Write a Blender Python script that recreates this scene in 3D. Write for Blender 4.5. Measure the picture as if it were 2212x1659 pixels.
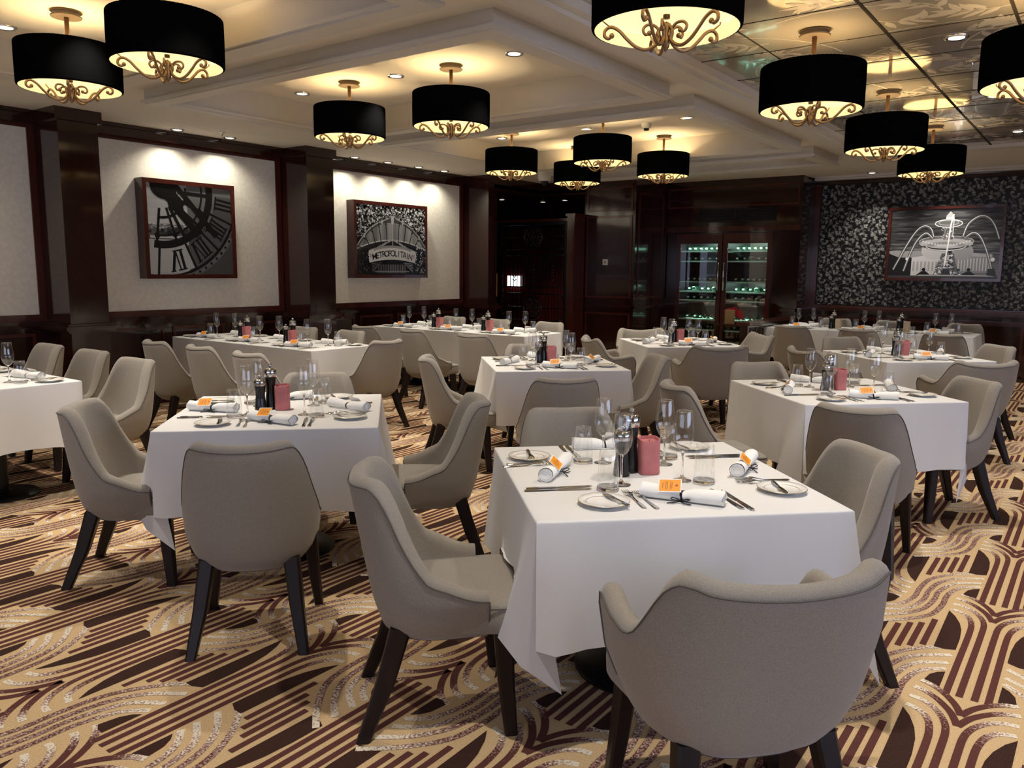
import bpy, math, random
import numpy as np
from mathutils import Vector, Matrix
from mathutils.geometry import tessellate_polygon

# ------------------------------------------------------------------ scene, camera, light
scn = bpy.context.scene
for o in list(bpy.data.objects):
    bpy.data.objects.remove(o, do_unlink=True)
COL = scn.collection
PI = math.pi
S2 = math.sqrt(.5)
yaw, pitch, roll = -0.638392816, 0.143137509, 0.00937485435
fw = Vector((math.sin(yaw)*math.cos(pitch), math.cos(yaw)*math.cos(pitch), -math.sin(pitch)))
rt = Vector((math.cos(yaw), -math.sin(yaw), 0)); up = rt.cross(fw)
r2 = rt*math.cos(roll)+up*math.sin(roll); u2 = -rt*math.sin(roll)+up*math.cos(roll)
cd = bpy.data.cameras.new('camera'); cam = bpy.data.objects.new('camera', cd); COL.objects.link(cam)
cam.matrix_world = Matrix(((r2.x, u2.x, -fw.x, 0), (r2.y, u2.y, -fw.y, 0), (r2.z, u2.z, -fw.z, 1.5), (0, 0, 0, 1)))
cd.sensor_width = 36; cd.lens = 36*1725.3/2212; cd.clip_start = .05
scn.camera = cam
scn.view_settings.view_transform = 'Standard'; scn.view_settings.look = 'None'
scn.view_settings.gamma = 1; scn.view_settings.use_curve_mapping = False
scn.view_settings.exposure = 0.98
wd = bpy.data.worlds.new('world'); scn.world = wd; wd.use_nodes = True
wd.node_tree.nodes['Background'].inputs[0].default_value = (.02, .022, .03, 1)
wd.node_tree.nodes['Background'].inputs[1].default_value = .3

def lamp(name, kind, loc, energy, color, size=.05, target=None, **kw):
    L = bpy.data.lights.new(name, kind); L.energy = energy; L.color = color
    if kind == 'AREA':
        L.size = size
        if 'size_y' in kw: L.shape = 'RECTANGLE'; L.size_y = kw['size_y']
        else: L.shape = kw.get('shape', 'DISK')
        if 'spread' in kw: L.spread = kw['spread']
    else:
        L.shadow_soft_size = size
    if kind == 'SPOT':
        L.spot_size = kw.get('angle', 1.3); L.spot_blend = kw.get('blend', .6)
    o = bpy.data.objects.new(name, L); COL.objects.link(o); o.location = loc
    if target is not None:
        o.rotation_euler = (Vector(target)-Vector(loc)).to_track_quat('-Z', 'Y').to_euler()
    return o
WARM = (1, .80, .56); WHITE = (1, .93, .84); COOL = (.58, .68, 1.0)
K = 1.0
# daylight through the windows in the right-hand wall and behind the camera
lamp('window_light', 'AREA', (4.35, 3.0, 1.55), 52*K, COOL, 6.0, (0, 3.2, 1.0), size_y=1.5)
lamp('window_light', 'AREA', (-1.5, -3.6, 1.6), 24*K, (.72, .78, 1.0), 6.0, (-2, 3, 1.1), size_y=1.5)
# recessed downlights: (x, y, z, energy)
COFFER_SPOTS = [(x, y) for y in (2.45, 4.88, 7.85) for x in (-3.63, -4.83, -6.01)]
WALL_SPOTS = [(-8.03, y) for y in (1.4, 2.3, 4.87, 5.5, 7.35, 7.95, 8.55, 9.1)]
MIRROR_SPOTS = [(-.89, 1.7), (-.89, 3.7), (-.89, 5.7), (-.89, 7.7), (-.89, 9.7), (-1.9, 12.55), (-2.9, 12.55), (.3, 12.55), (1.2, 3.7), (1.2, 7.7), (1.2, .5), (-.89, -.6)]  # last two, around the viewer, are unseen lamps added for fill
for x, y in COFFER_SPOTS:
    lamp('downlight_beam', 'SPOT', (x, y, 3.03), 74*K, WHITE, .035, (x, y, 0), angle=1.75, blend=.8)
for x, y in WALL_SPOTS:
    lamp('downlight_beam', 'SPOT', (x, y, 2.90), 17*K, (1, .94, .80), .025, (x-.05, y, 1.6), angle=2.25, blend=.75)
for i, (x, y) in enumerate(MIRROR_SPOTS):
    e = 76 if y < 12 else 44
    lamp('downlight_beam', 'SPOT', (x, y, 2.90), e*K, WHITE, .035, (x, y+(.12 if y > 12 else 0), 0), angle=1.7, blend=.8)
for x, y in ((-4.83, 10.3), (-3.6, 10.3), (-4.2, .3), (-6.5, .3)):  # last pair lies out of view, added as general fill
    lamp('downlight_beam', 'SPOT', (x, y, 2.90), 42*K, WHITE, .035, (x, y, 0), angle=1.8, blend=.8)

# ------------------------------------------------------------------ mesh helpers
class MB:
    def __init__(s): s.v = []; s.f = []; s.m = []; s.c = None
    def add(s, vs, fs, mi=0, cols=None):
        b = len(s.v); s.v += [tuple(map(float, p)) for p in vs]
        s.f += [tuple(b+i for i in f) for f in fs]; s.m += [mi]*len(fs)
        if cols is not None or s.c is not None:
            if s.c is None: s.c = [(1, 1, 1, 1)]*b
            s.c += [(1, 1, 1, 1)]*(b-len(s.c))
            s.c += list(cols) if cols is not None else [(1, 1, 1, 1)]*len(vs)
        return s
    def box(s, x0, x1, y0, y1, z0, z1, mi=0):
        vs = [(x, y, z) for z in (z0, z1) for y in (y0, y1) for x in (x0, x1)]
        return s.add(vs, [(0, 2, 3, 1), (4, 5, 7, 6), (0, 1, 5, 4), (2, 6, 7, 3), (0, 4, 6, 2), (1, 3, 7, 5)], mi)
    def frustum(s, a, b, ax, ay, bx, by, mi=0):   # tapered square bar from a to b
        vs = []
        for p, hx, hy in ((a, ax, ay), (b, bx, by)):
            c = .28
            for sx, sy in ((1, 1-c), (1-c, 1), (-1+c, 1), (-1, 1-c), (-1, -1+c), (-1+c, -1), (1-c, -1), (1, -1+c)):
                vs.append((p[0]+sx*hx, p[1]+sy*hy, p[2]))
        fs = [(i, (i+1) % 8, 8+(i+1) % 8, 8+i) for i in range(8)]
        return s.add(vs, fs+[tuple(range(7, -1, -1)), tuple(range(8, 16))], mi)
    def tube(s, pts, r, n=8, mi=0, closed=False, cap=True):
        P = [Vector(p) for p in pts]; N = len(P)
        rr = r if isinstance(r, (list, tuple)) else [r]*N
        t0 = (P[1]-P[0]).normalized(); ref = Vector((0, 0, 1)) if abs(t0.z) < .9 else Vector((1, 0, 0))
        u = t0.cross(ref).normalized(); vs = []; fs = []
        for i in range(N):
            if closed: t = (P[(i+1) % N]-P[i-1]).normalized()
            else: t = (P[min(i+1, N-1)]-P[max(i-1, 0)]).normalized()
            u = (u-t*u.dot(t)).normalized(); w = t.cross(u)
            for k in range(n):
                a = 2*PI*k/n; vs.append(P[i]+(u*math.cos(a)+w*math.sin(a))*rr[i])
        for i in range(N if closed else N-1):
            for k in range(n):
                j = (i+1) % N
                fs.append((i*n+k, i*n+(k+1) % n, j*n+(k+1) % n, j*n+k))
        if cap and not closed: fs += [tuple(range(n-1, -1, -1)), tuple((N-1)*n+k for k in range(n))]
        return s.add(vs, fs, mi)
    def lathe(s, prof, c=(0, 0, 0), n=24, mi=0, caps=False, wob=0):
        vs = []; fs = []; M = len(prof)
        for i, (r, z) in enumerate(prof):
            for k in range(n):
                a = 2*PI*k/n; q = r+(wob if k % 2 else 0)
                vs.append((c[0]+q*math.cos(a), c[1]+q*math.sin(a), c[2]+z))
        for i in range(M-1):
            for k in range(n): fs.append((i*n+k, i*n+(k+1) % n, (i+1)*n+(k+1) % n, (i+1)*n+k))
        if caps: fs += [tuple(range(n-1, -1, -1)), tuple((M-1)*n+k for k in range(n))]
        return s.add(vs, fs, mi)
    def sq(s, c, a, e1=.3, e2=.3, nu=32, nv=14, mi=0, dome=0):   # superellipsoid
        sp = lambda w, e: math.copysign(abs(w)**e, w)
        vs = []; fs = []
        for j in range(nv+1):
            th = -PI/2+PI*j/nv
            cz, sz = sp(math.cos(th), e1), sp(math.sin(th), e1)
            for i in range(nu):
                ph = 2*PI*(i+.5)/nu
                x, y = sp(math.cos(ph), e2)*cz, sp(math.sin(ph), e2)*cz
                z = sz*a[2]
                if sz > 0: z += dome*(1-min(1, x*x))*(1-min(1, y*y))
                vs.append((c[0]+a[0]*x, c[1]+a[1]*y, c[2]+z))
        for j in range(nv):
            for i in range(nu): fs.append((j*nu+i, j*nu+(i+1) % nu, (j+1)*nu+(i+1) % nu, (j+1)*nu+i))
        return s.add(vs, fs, mi)
    def poly(s, pts, mi=0, col=None):     # flat polygon of 3-D points, may be concave
        P = [Vector(p) for p in pts]
        tris = tessellate_polygon([P])
        return s.add(P, [tuple(t) for t in tris], mi, [col]*len(P) if col else None)
    def xf(s, M):
        s.v = [tuple(M @ Vector(p)) for p in s.v]; return s
    def mesh(s, name, mats, smooth=True):
        me = bpy.data.meshes.new(name); me.from_pydata(s.v, [], s.f)
        for m in (mats if isinstance(mats, (list, tuple)) else [mats]): me.materials.append(m)
        me.polygons.foreach_set('material_index', s.m)
        me.polygons.foreach_set('use_smooth', [bool(smooth)]*len(s.f))
        if s.c:
            ca = me.color_attributes.new('Col', 'FLOAT_COLOR', 'POINT')
            ca.data.foreach_set('color', np.array(s.c, dtype=np.float32).ravel())
        me.update(); return me
    def build(s, name, mats, parent=None, smooth=True, sharp=None):
        me = s.mesh(name, mats, smooth)
        if sharp is not None and smooth: me.set_sharp_from_angle(angle=math.radians(sharp))
        o = bpy.data.objects.new(name, me); COL.objects.link(o)
        if parent is not None: o.parent = parent
        return o

def empty(name, loc=(0, 0, 0), rz=0):
    o = bpy.data.objects.new(name, None); o.empty_display_size = .05
    COL.objects.link(o); o.location = loc; o.rotation_euler = (0, 0, rz); return o
def tag(o, label, cat, group=None, kind=None):
    o['label'] = label; o['category'] = cat
    if group: o['group'] = group
    if kind: o['kind'] = kind
    return o
def struct(o): o['kind'] = 'structure'; return o
KIDS = {}
def kids(o):
    if o.name not in KIDS: KIDS[o.name] = [c for c in bpy.data.objects if c.parent == o]
    return KIDS[o.name]
def dup(root, loc, rz=0.0, label=None, group=None, mirror=False):
    r = root.copy(); COL.objects.link(r); r.location = loc; r.rotation_euler = (0, 0, rz)
    if label: r['label'] = label
    if group: r['group'] = group
    for ch in kids(root):
        c = ch.copy(); COL.objects.link(c); c.parent = r
        for g in kids(ch):
            d = g.copy(); COL.objects.link(d); d.parent = c
    return r
class Stamp:
    """first placement moves the prototype itself, later ones copy it"""
    def __init__(s, root): s.root = root; s.used = False
    def put(s, loc, rz, label, group):
        if not s.used:
            s.used = True; s.root.location = loc; s.root.rotation_euler = (0, 0, rz)
            s.root['label'] = label
            if group: s.root['group'] = group
            return s.root
        return dup(s.root, loc, rz, label, group)

def catmull(P, n=6):
    out = []; Q = [P[0]]+list(P)+[P[-1]]
    for i in range(1, len(Q)-2):
        p0, p1, p2, p3 = (np.array(Q[j], float) for j in (i-1, i, i+1, i+2))
        for k in range(n):
            t = k/n
            out.append(.5*((2*p1)+(-p0+p2)*t+(2*p0-5*p1+4*p2-p3)*t*t+(-p0+3*p1-3*p2+p3)*t**3))
    out.append(np.array(P[-1], float)); return out
def lerp(tab, x):
    return float(np.interp(x, [a for a, b in tab], [b for a, b in tab]))

# ------------------------------------------------------------------ materials
def mat(name, col, rough=.5, metal=0, spec=.5, coat=0, emit=None, estr=0, bump=None, noise=None, trans=0, ior=1.45, sheen=0, coatr=.03):
    m = bpy.data.materials.new(name); m.use_nodes = True; nt = m.node_tree; b = nt.nodes['Principled BSDF']
    b.inputs['Base Color'].default_value = (*col, 1); b.inputs['Roughness'].default_value = rough
    b.inputs['Metallic'].default_value = metal; b.inputs['Specular IOR Level'].default_value = spec
    b.inputs['Coat Weight'].default_value = coat; b.inputs['Coat Roughness'].default_value = coatr
    b.inputs['Transmission Weight'].default_value = trans; b.inputs['IOR'].default_value = ior
    b.inputs['Sheen Weight'].default_value = sheen
    if emit: b.inputs['Emission Color'].default_value = (*emit, 1); b.inputs['Emission Strength'].default_value = estr
    tc = nt.nodes.new('ShaderNodeTexCoord')
    if noise:   # (scale, amount, stretch)
        mp = nt.nodes.new('ShaderNodeMapping'); mp.inputs['Scale'].default_value = noise[2] if len(noise) > 2 else (1, 1, 1)
        nt.links.new(tc.outputs['Object'], mp.inputs[0])
        nz = nt.nodes.new('ShaderNodeTexNoise'); nz.inputs['Scale'].default_value = noise[0]; nz.inputs['Detail'].default_value = 3
        nt.links.new(mp.outputs[0], nz.inputs['Vector'])
        rp = nt.nodes.new('ShaderNodeValToRGB'); a = noise[1]
        rp.color_ramp.elements[0].position = .3; rp.color_ramp.elements[1].position = .7
        rp.color_ramp.elements[0].color = (*[c*(1-a) for c in col], 1); rp.color_ramp.elements[1].color = (*[min(1, c*(1+a)) for c in col], 1)
        nt.links.new(nz.outputs['Fac'], rp.inputs[0]); nt.links.new(rp.outputs[0], b.inputs['Base Color'])
    if bump:    # (scale, strength, distance)
        n2 = nt.nodes.new('ShaderNodeTexNoise'); n2.inputs['Scale'].default_value = bump[0]; n2.inputs['Detail'].default_value = 2
        nt.links.new(tc.outputs['Object'], n2.inputs['Vector'])
        bp = nt.nodes.new('ShaderNodeBump'); bp.inputs['Strength'].default_value = bump[1]; bp.inputs['Distance'].default_value = bump[2]
        nt.links.new(n2.outputs['Fac'], bp.inputs['Height']); nt.links.new(bp.outputs[0], b.inputs['Normal'])
    return m
def attr_mat(name, rough=.5, coat=0, spec=.5, gain=1.0):
    m = mat(name, (1, 1, 1), rough, coat=coat, spec=spec); nt = m.node_tree
    a = nt.nodes.new('ShaderNodeAttribute'); a.attribute_name = 'Col'
    nt.links.new(a.outputs['Color'], nt.nodes['Principled BSDF'].inputs['Base Color']); return m
def thin_glass():
    m = bpy.data.materials.new('thin_clear_glass'); m.use_nodes = True; nt = m.node_tree; nt.nodes.clear()
    out = nt.nodes.new('ShaderNodeOutputMaterial'); mx = nt.nodes.new('ShaderNodeMixShader')
    tr = nt.nodes.new('ShaderNodeBsdfTransparent'); gl = nt.nodes.new('ShaderNodeBsdfGlossy')
    tr.inputs[0].default_value = (.975, .98, .975, 1); gl.inputs['Roughness'].default_value = .02; gl.inputs[0].default_value = (1, 1, 1, 1)
    lw = nt.nodes.new('ShaderNodeLayerWeight'); lw.inputs[0].default_value = .25
    mr = nt.nodes.new('ShaderNodeMapRange'); mr.inputs['From Min'].default_value = 0; mr.inputs['From Max'].default_value = 1
    mr.inputs['To Min'].default_value = .09; mr.inputs['To Max'].default_value = .85
    nt.links.new(lw.outputs['Facing'], mr.inputs[0])
    pw = nt.nodes.new('ShaderNodeMath'); pw.operation = 'POWER'; pw.inputs[1].default_value = 2.1
    nt.links.new(lw.outputs['Facing'], pw.inputs[0]); nt.links.new(pw.outputs[0], mr.inputs[0])
    nt.links.new(mr.outputs[0], mx.inputs[0]); nt.links.new(tr.outputs[0], mx.inputs[1]); nt.links.new(gl.outputs[0], mx.inputs[2])
    nt.links.new(mx.outputs[0], out.inputs[0]); return m
M = {}
M['wood'] = mat('polished_mahogany', (.022, .0058, .004), .12, coat=.6, spec=.5, noise=(3, .45, (1, 1, .12)), coatr=.06)
M['wood2'] = mat('mahogany_frame', (.06, .012, .008), .2, coat=.4, noise=(6, .3, (1, 1, .2)))
M['redwood'] = mat('red_slats', (.075, .009, .008), .3, noise=(4, .3, (8, 8, .2)))
M['cream'] = None
M['ceil'] = mat('cream_ceiling_paint', (.70, .655, .575), .7, spec=.2)
M['trimc'] = mat('cream_moulding', (.60, .57, .51), .45, spec=.3)
M['black'] = mat('black_metal', (.006, .006, .006), .35, spec=.4)
M['leg'] = mat('espresso_wood_legs', (.012, .006, .005), .4, spec=.4, noise=(20, .4, (1, 1, .1)))
M['bronze'] = mat('antique_bronze', (.25, .16, .09), .35, metal=.9)
M['bronze2'] = mat('bronze_canopy', (.13, .095, .065), .55, metal=.4)
M['shade'] = mat('black_pleated_fabric', (.0025, .0025, .0025), 1.0, spec=.0)
M['lining'] = mat('cream_shade_lining', (.85, .72, .5), .8, spec=.1, emit=(1, .74, .36), estr=.35)
M['diffuser'] = mat('glowing_lamp_diffuser', (.8, .7, .5), .6, emit=(1, .78, .37), estr=.62, noise=(9, .05))
M['cloth'] = mat('white_table_linen', (.69, .68, .66), .75, spec=.15, sheen=.1, bump=(6, .25, .004))
M['china'] = mat('white_china', (.82, .81, .78), .12, spec=.5, coat=.4)
M['gold'] = mat('gold_rim', (.55, .46, .30), .3, metal=.6)
M['steel'] = mat('polished_steel', (.55, .54, .52), .12, metal=1)
M['glass'] = thin_glass()
M['solid'] = mat('clear_glass', (1, 1, 1), .0, trans=1, ior=1.45)
M['pink'] = mat('pink_candle_wax', (.50, .17, .17), .5, spec=.25, noise=(14, .14))
M['tan'] = mat('beige_candle_wax', (.55, .42, .29), .5, spec=.25, noise=(14, .12))
M['wick'] = mat('wick', (.05, .04, .03), .8)
M['mill'] = mat('black_lacquer', (.008, .008, .008), .18, spec=.5)
M['napkin'] = mat('white_napkin', (.84, .83, .80), .8, spec=.1, bump=(60, .2, .001))
M['ribbon'] = mat('black_ribbon', (.008, .008, .014), .35)
M['card'] = [mat('card_white', (.85, .8, .74), .6), mat('card_orange', (.88, .33, .02), .55), mat('card_ink', (.42, .12, .02), .6)]
M['chrome'] = mat('chrome_reflector', (.7, .7, .7), .1, metal=1)
M['bulb'] = mat('lit_bulb', (1, 1, 1), .5, emit=(1, .95, .82), estr=9)
M['dimbulb'] = mat('lit_bulb_soft', (1, 1, 1), .5, emit=(1, .93, .8), estr=.7)
M['white'] = mat('white_plastic', (.7, .69, .66), .4)
M['print'] = attr_mat('photo_print', .3, coat=.12, spec=.3)
M['paper'] = attr_mat('leaf_print', .5, spec=.3)
M['paperbase'] = mat('black_wallpaper', (.006, .006, .006), .38, spec=.35)

def fabric(name, col):
    m = mat(name, col, .9, spec=.12, sheen=.25); nt = m.node_tree; b = nt.nodes['Principled BSDF']
    tc = nt.nodes.new('ShaderNodeTexCoord')
    n1 = nt.nodes.new('ShaderNodeTexNoise'); n1.inputs['Scale'].default_value = 900; n1.inputs['Detail'].default_value = 2
    n2 = nt.nodes.new('ShaderNodeTexNoise'); n2.inputs['Scale'].default_value = 330; n2.inputs['Detail'].default_value = 3
    for n in (n1, n2): nt.links.new(tc.outputs['Object'], n.inputs['Vector'])
    ad = nt.nodes.new('ShaderNodeMath'); ad.operation = 'ADD'; nt.links.new(n1.outputs['Fac'], ad.inputs[0]); nt.links.new(n2.outputs['Fac'], ad.inputs[1])
    rp = nt.nodes.new('ShaderNodeValToRGB'); rp.color_ramp.elements[0].position = .35; rp.color_ramp.elements[1].position = .65
    hf = nt.nodes.new('ShaderNodeMath'); hf.operation = 'MULTIPLY'; hf.inputs[1].default_value = .5; nt.links.new(ad.outputs[0], hf.inputs[0])
    rp.color_ramp.elements[0].color = (*[c*.78 for c in col], 1); rp.color_ramp.elements[1].color = (*[c*1.22 for c in col], 1)
    nt.links.new(hf.outputs[0], rp.inputs[0]); nt.links.new(rp.outputs[0], b.inputs['Base Color'])
    bp = nt.nodes.new('ShaderNodeBump'); bp.inputs['Strength'].default_value = .25; bp.inputs['Distance'].default_value = .001
    nt.links.new(n1.outputs['Fac'], bp.inputs['Height']); nt.links.new(bp.outputs[0], b.inputs['Normal']); return m
M['fab'] = fabric('oatmeal_weave', (.275, .245, .205))
M['seam'] = mat('seam_thread', (.11, .098, .082), .8)
def creamwall():
    m = mat('cream_leaf_wallpaper', (.62, .58, .50), .5, spec=.25); nt = m.node_tree; b = nt.nodes['Principled BSDF']
    tc = nt.nodes.new('ShaderNodeTexCoord'); n = nt.nodes.new('ShaderNodeTexNoise'); n.inputs['Scale'].default_value = 9; n.inputs['Detail'].default_value = 4; n.inputs['Distortion'].default_value = 2.5
    v = nt.nodes.new('ShaderNodeTexVoronoi'); v.inputs['Scale'].default_value = 22
    nt.links.new(tc.outputs['Object'], n.inputs['Vector']); nt.links.new(tc.outputs['Object'], v.inputs['Vector'])
    mx = nt.nodes.new('ShaderNodeMath'); mx.operation = 'MULTIPLY'; nt.links.new(n.outputs['Fac'], mx.inputs[0]); nt.links.new(v.outputs['Distance'], mx.inputs[1])
    rp = nt.nodes.new('ShaderNodeValToRGB'); rp.color_ramp.elements[0].position = .12; rp.color_ramp.elements[1].position = .34
    rp.color_ramp.elements[0].color = (.73, .69, .60, 1); rp.color_ramp.elements[1].color = (.68, .635, .545, 1)
    nt.links.new(mx.outputs[0], rp.inputs[0]); nt.links.new(rp.outputs[0], b.inputs['Base Color']); return m
M['cream'] = creamwall()
def mirrorceil():
    m = mat('mirrored_ceiling_panel', (.40, .36, .295), .10, metal=.12, spec=.6, coat=.6); nt = m.node_tree; b = nt.nodes['Principled BSDF']
    tc = nt.nodes.new('ShaderNodeTexCoord'); n = nt.nodes.new('ShaderNodeTexNoise'); n.inputs['Scale'].default_value = 1.6; n.inputs['Detail'].default_value = 1
    nt.links.new(tc.outputs['Object'], n.inputs['Vector'])
    bp = nt.nodes.new('ShaderNodeBump'); bp.inputs['Strength'].default_value = .12; bp.inputs['Distance'].default_value = .02
    nt.links.new(n.outputs['Fac'], bp.inputs['Height']); nt.links.new(bp.outputs[0], b.inputs['Normal']); nt.links.new(bp.outputs[0], b.inputs['Coat Normal']); return m
M['mirror'] = mirrorceil()
M['etch'] = mat('etched_leaf', (.50, .455, .37), .30, spec=.5, coat=.25)
def carpet_stripe():
    m = mat('carpet_stripe', (.1, .03, .02), .95, spec=.05); nt = m.node_tree; b = nt.nodes['Principled BSDF']
    a = nt.nodes.new('ShaderNodeAttribute'); a.attribute_name = 'Col'
    sp = nt.nodes.new('ShaderNodeSeparateColor'); nt.links.new(a.outputs['Color'], sp.inputs[0])
    tc = nt.nodes.new('ShaderNodeTexCoord'); n = nt.nodes.new('ShaderNodeTexNoise'); n.inputs['Scale'].default_value = 130; n.inputs['Detail'].default_value = 2
    nt.links.new(tc.outputs['Object'], n.inputs['Vector'])
    def stage(src, lo, hi, c0, c1):
        s = nt.nodes.new('ShaderNodeMath'); s.operation = 'MULTIPLY_ADD'; nt.links.new(n.outputs['Fac'], s.inputs[0]); s.inputs[1].default_value = 1.5
        s2 = nt.nodes.new('ShaderNodeMath'); s2.operation = 'SUBTRACT'; nt.links.new(src, s.inputs[2]); nt.links.new(s.outputs[0], s2.inputs[0]); s2.inputs[1].default_value = .75
        mr = nt.nodes.new('ShaderNodeMapRange'); nt.links.new(s2.outputs[0], mr.inputs[0]); mr.inputs['From Min'].default_value = lo; mr.inputs['From Max'].default_value = hi
        mx = nt.nodes.new('ShaderNodeMix'); mx.data_type = 'RGBA'; nt.links.new(mr.outputs[0], mx.inputs[0])
        if isinstance(c0, tuple): mx.inputs[6].default_value = (*c0, 1)
        else: nt.links.new(c0, mx.inputs[6])
        mx.inputs[7].default_value = (*c1, 1); return mx.outputs[2]
    o1 = stage(sp.outputs[0], .3, .55, (.105, .040, .033), (.36, .23, .18))
    o2 = stage(sp.outputs[0], .6, .78, o1, (.74, .66, .52))
    nt.links.new(o2, b.inputs['Base Color']); return m
M['carpet'] = mat('gold_carpet', (.58, .405, .215), .95, spec=.05, noise=(180, .14))
M['carpetdark'] = mat('brown_carpet', (.048, .024, .018), .95, spec=.05, noise=(180, .2))
M['carpetstripe'] = carpet_stripe()
# ------------------------------------------------------------------ floor with woven deco pattern
def ribbon(mb, pts, w, fade, z, mi):
    P = [np.array(p, float) for p in pts]; n = len(P); vs = []; cs = []
    fa = fade if isinstance(fade, list) else [fade]*n
    for i in range(n):
        t = P[min(i+1, n-1)]-P[max(i-1, 0)]; t /= max(1e-9, np.hypot(*t)); nn = np.array([-t[1], t[0]])
        for s in (1, -1):
            q = P[i]+nn*s*w/2; vs.append((q[0], q[1], z)); f = fa[i]; cs.append((f, f, f, 1))
    mb.add(vs, [(2*i, 2*i+1, 2*i+3, 2*i+2) for i in range(n-1)], mi, cs)
def carpet():
    mb = MB()
    mb.add([(-10.8, -4.1, 0), (4.6, -4.1, 0), (4.6, 13.6, 0), (-10.8, 13.6, 0)], [(0, 1, 2, 3)], 0, [(0, 0, 0, 1)]*4)
    cnt = [0]
    half = []      # (kind, pts, width, fades)
    def st(P, w, f0, f1, rep=5):
        c = catmull(P, rep); n = len(c)
        half.append(('s', c, w, [float(np.interp(i/(n-1), [0, .35, .65, 1], [f0, (f0*.5 if f0 else 0), (f1*.5 if f1 else 0), f1])) for i in range(n)]))
    H1 = len(half)
    st([(.024, -.40), (.024, -.1), (.024, .2), (.027, .33), (.045, .405), (.08, .465), (.125, .50), (.168, .508)], .024, 0, .95)
    st([(.066, -.40), (.066, -.1), (.066, .2), (.072, .31), (.09, .38), (.12, .42), (.166, .437)], .024, 0, .95)
    st([(.0, .385), (.03, .465), (.08, .535), (.125, .572), (.166, .586)], .026, 0, .95)
    st([(.0, .465), (.025, .53), (.065, .59), (.11, .632), (.154, .652)], .026, 0, .9)
    half.append(('d', [(.171, .41), (.14, .36), (.113, .29), (.098, .22), (.09, .12), (.089, .0), (.13, -.02), (.166, -.02)]))
    half.append(('d', [(.149, .655), (.138, .72), (.118, .755), (.093, .777), (.092, .71), (.092, .64), (.12, .64)]))
    inv = []
    for h in half[H1:]:
        P = [(.53-p[0], .10-p[1]) for p in h[1]]
        inv.append((h[0], P)+tuple(h[2:]))
    half += inv
    st([(.435, .078), (.33, .172), (.235, .30), (.207, .45), (.205, .6), (.172, .73), (.095, .806)], .024, .85, .85)
    st([(.435, .16), (.345, .235), (.272, .35), (.247, .5), (.245, .62), (.20, .78), (.095, .861)], .024, .9, .9)
    st([(.435, .239), (.33, .32), (.287, .47), (.285, .6), (.262, .75), (.20, .86), (.095, .94)], .024, .9, .9)
    st([(.435, .294), (.365, .355), (.327, .48), (.325, .62), (.302, .78), (.21, .93), (.095, 1.022)], .024, .85, .85)
    for u, a, b in ((.205, -.03, .27), (.245, -.07, .20), (.285, -.10, .17), (.325, -.17, .13)):
        half.append(('s', [np.array((u, a)), np.array((u, b))], .024, [0, 0]))
    for k in range(-5, 10):
        ax = -.275-1.06*k
        if ax < -9.9 or ax > 4.4: continue
        for l in range(-6, 11):
            y0 = 2.5+l
            far = ax > 1.2 or y0 < -1.5
            for sd in (-1, 1):
                for h in half:
                    P = [(ax+sd*p[0], y0+p[1]) for p in h[1]]
                    if far and h[0] == 's' and len(P) > 8: P = P[::4]+[P[-1]]; fd = h[3][::4]+[h[3][-1]]
                    elif h[0] == 's': fd = h[3]
                    cnt[0] = (cnt[0]+7) % 50; zz = .0006+cnt[0]*.00002
                    if h[0] == 's': ribbon(mb, P, h[2], fd, zz, 2)
                    else: mb.poly([(p[0], p[1], zz) for p in P], 1, (0, 0, 0, 1))
    o = mb.build('floor', [M['carpet'], M['carpetdark'], M['carpetstripe']], smooth=False)
    struct(o)
carpet()

# ------------------------------------------------------------------ walls
XL, YW, CE = -8.3, 13.03, 2.92
def rectframe(mb, a0, a1, z0, z1, w, d, face, mi=0):
    """moulding frame on a wall; face(a,z,depth)->point ranges via lambda building boxes"""
    for (p, q, r, s) in ((a0, a1, z0, z0+w), (a0, a1, z1-w, z1), (a0, a0+w, z0+w, z1-w), (a1-w, a1, z0+w, z1-w)):
        face(mb, p, q, r, s, d, mi)
fL = lambda mb, a0, a1, z0, z1, d, mi: mb.box(XL, XL+d, a0, a1, z0, z1, mi)
def fY(Y): return lambda mb, a0, a1, z0, z1, d, mi: mb.box(a0, a1, Y-d, Y, z0, z1, mi)
def fX(X): return lambda mb, a0, a1, z0, z1, d, mi: mb.box(X, X+d, a0, a1, z0, z1, mi)
mb = MB(); mb.box(XL-.15, XL, -4.1, 10.0, 0, CE)
for y0, y1 in ((.48, 3.49), (4.07, 6.29), (6.86, 9.75)):
    mb.box(XL, XL+.006, y0, y1, .99, 2.80, 1)
    rectframe(mb, y0-.07, y1+.07, .95, 2.84, .072, .022, fL, 2)
    n = max(1, round((y1-y0)/.75)); w = (y1-y0)/n
    for i in range(n): rectframe(mb, y0+i*w+.05, y0+(i+1)*w-.05, .16, .84, .03, .014, fL, 2)
struct(mb.build('wall_left', [M['wood'], M['cream'], M['wood2']], smooth=False))
mb = MB(); 
for y0, y1 in ((.40, 3.60), (3.99, 6.37), (6.78, 9.86)):
    mb.box(XL, XL+.055, y0, y1, .925, .955); mb.box(XL, XL+.035, y0, y1, .885, .925)
struct(mb.build('trim_1', M['wood'], smooth=False))
mb = MB()
for y0, y1 in ((.40, 3.60), (3.99, 6.37), (6.78, 9.86)):
    mb.box(XL, XL+.10, y0, y1, 2.80, CE); mb.box(XL, XL+.12, y0, y1, 2.885, CE)
struct(mb.build('trim_2', M['wood'], smooth=False))
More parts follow.
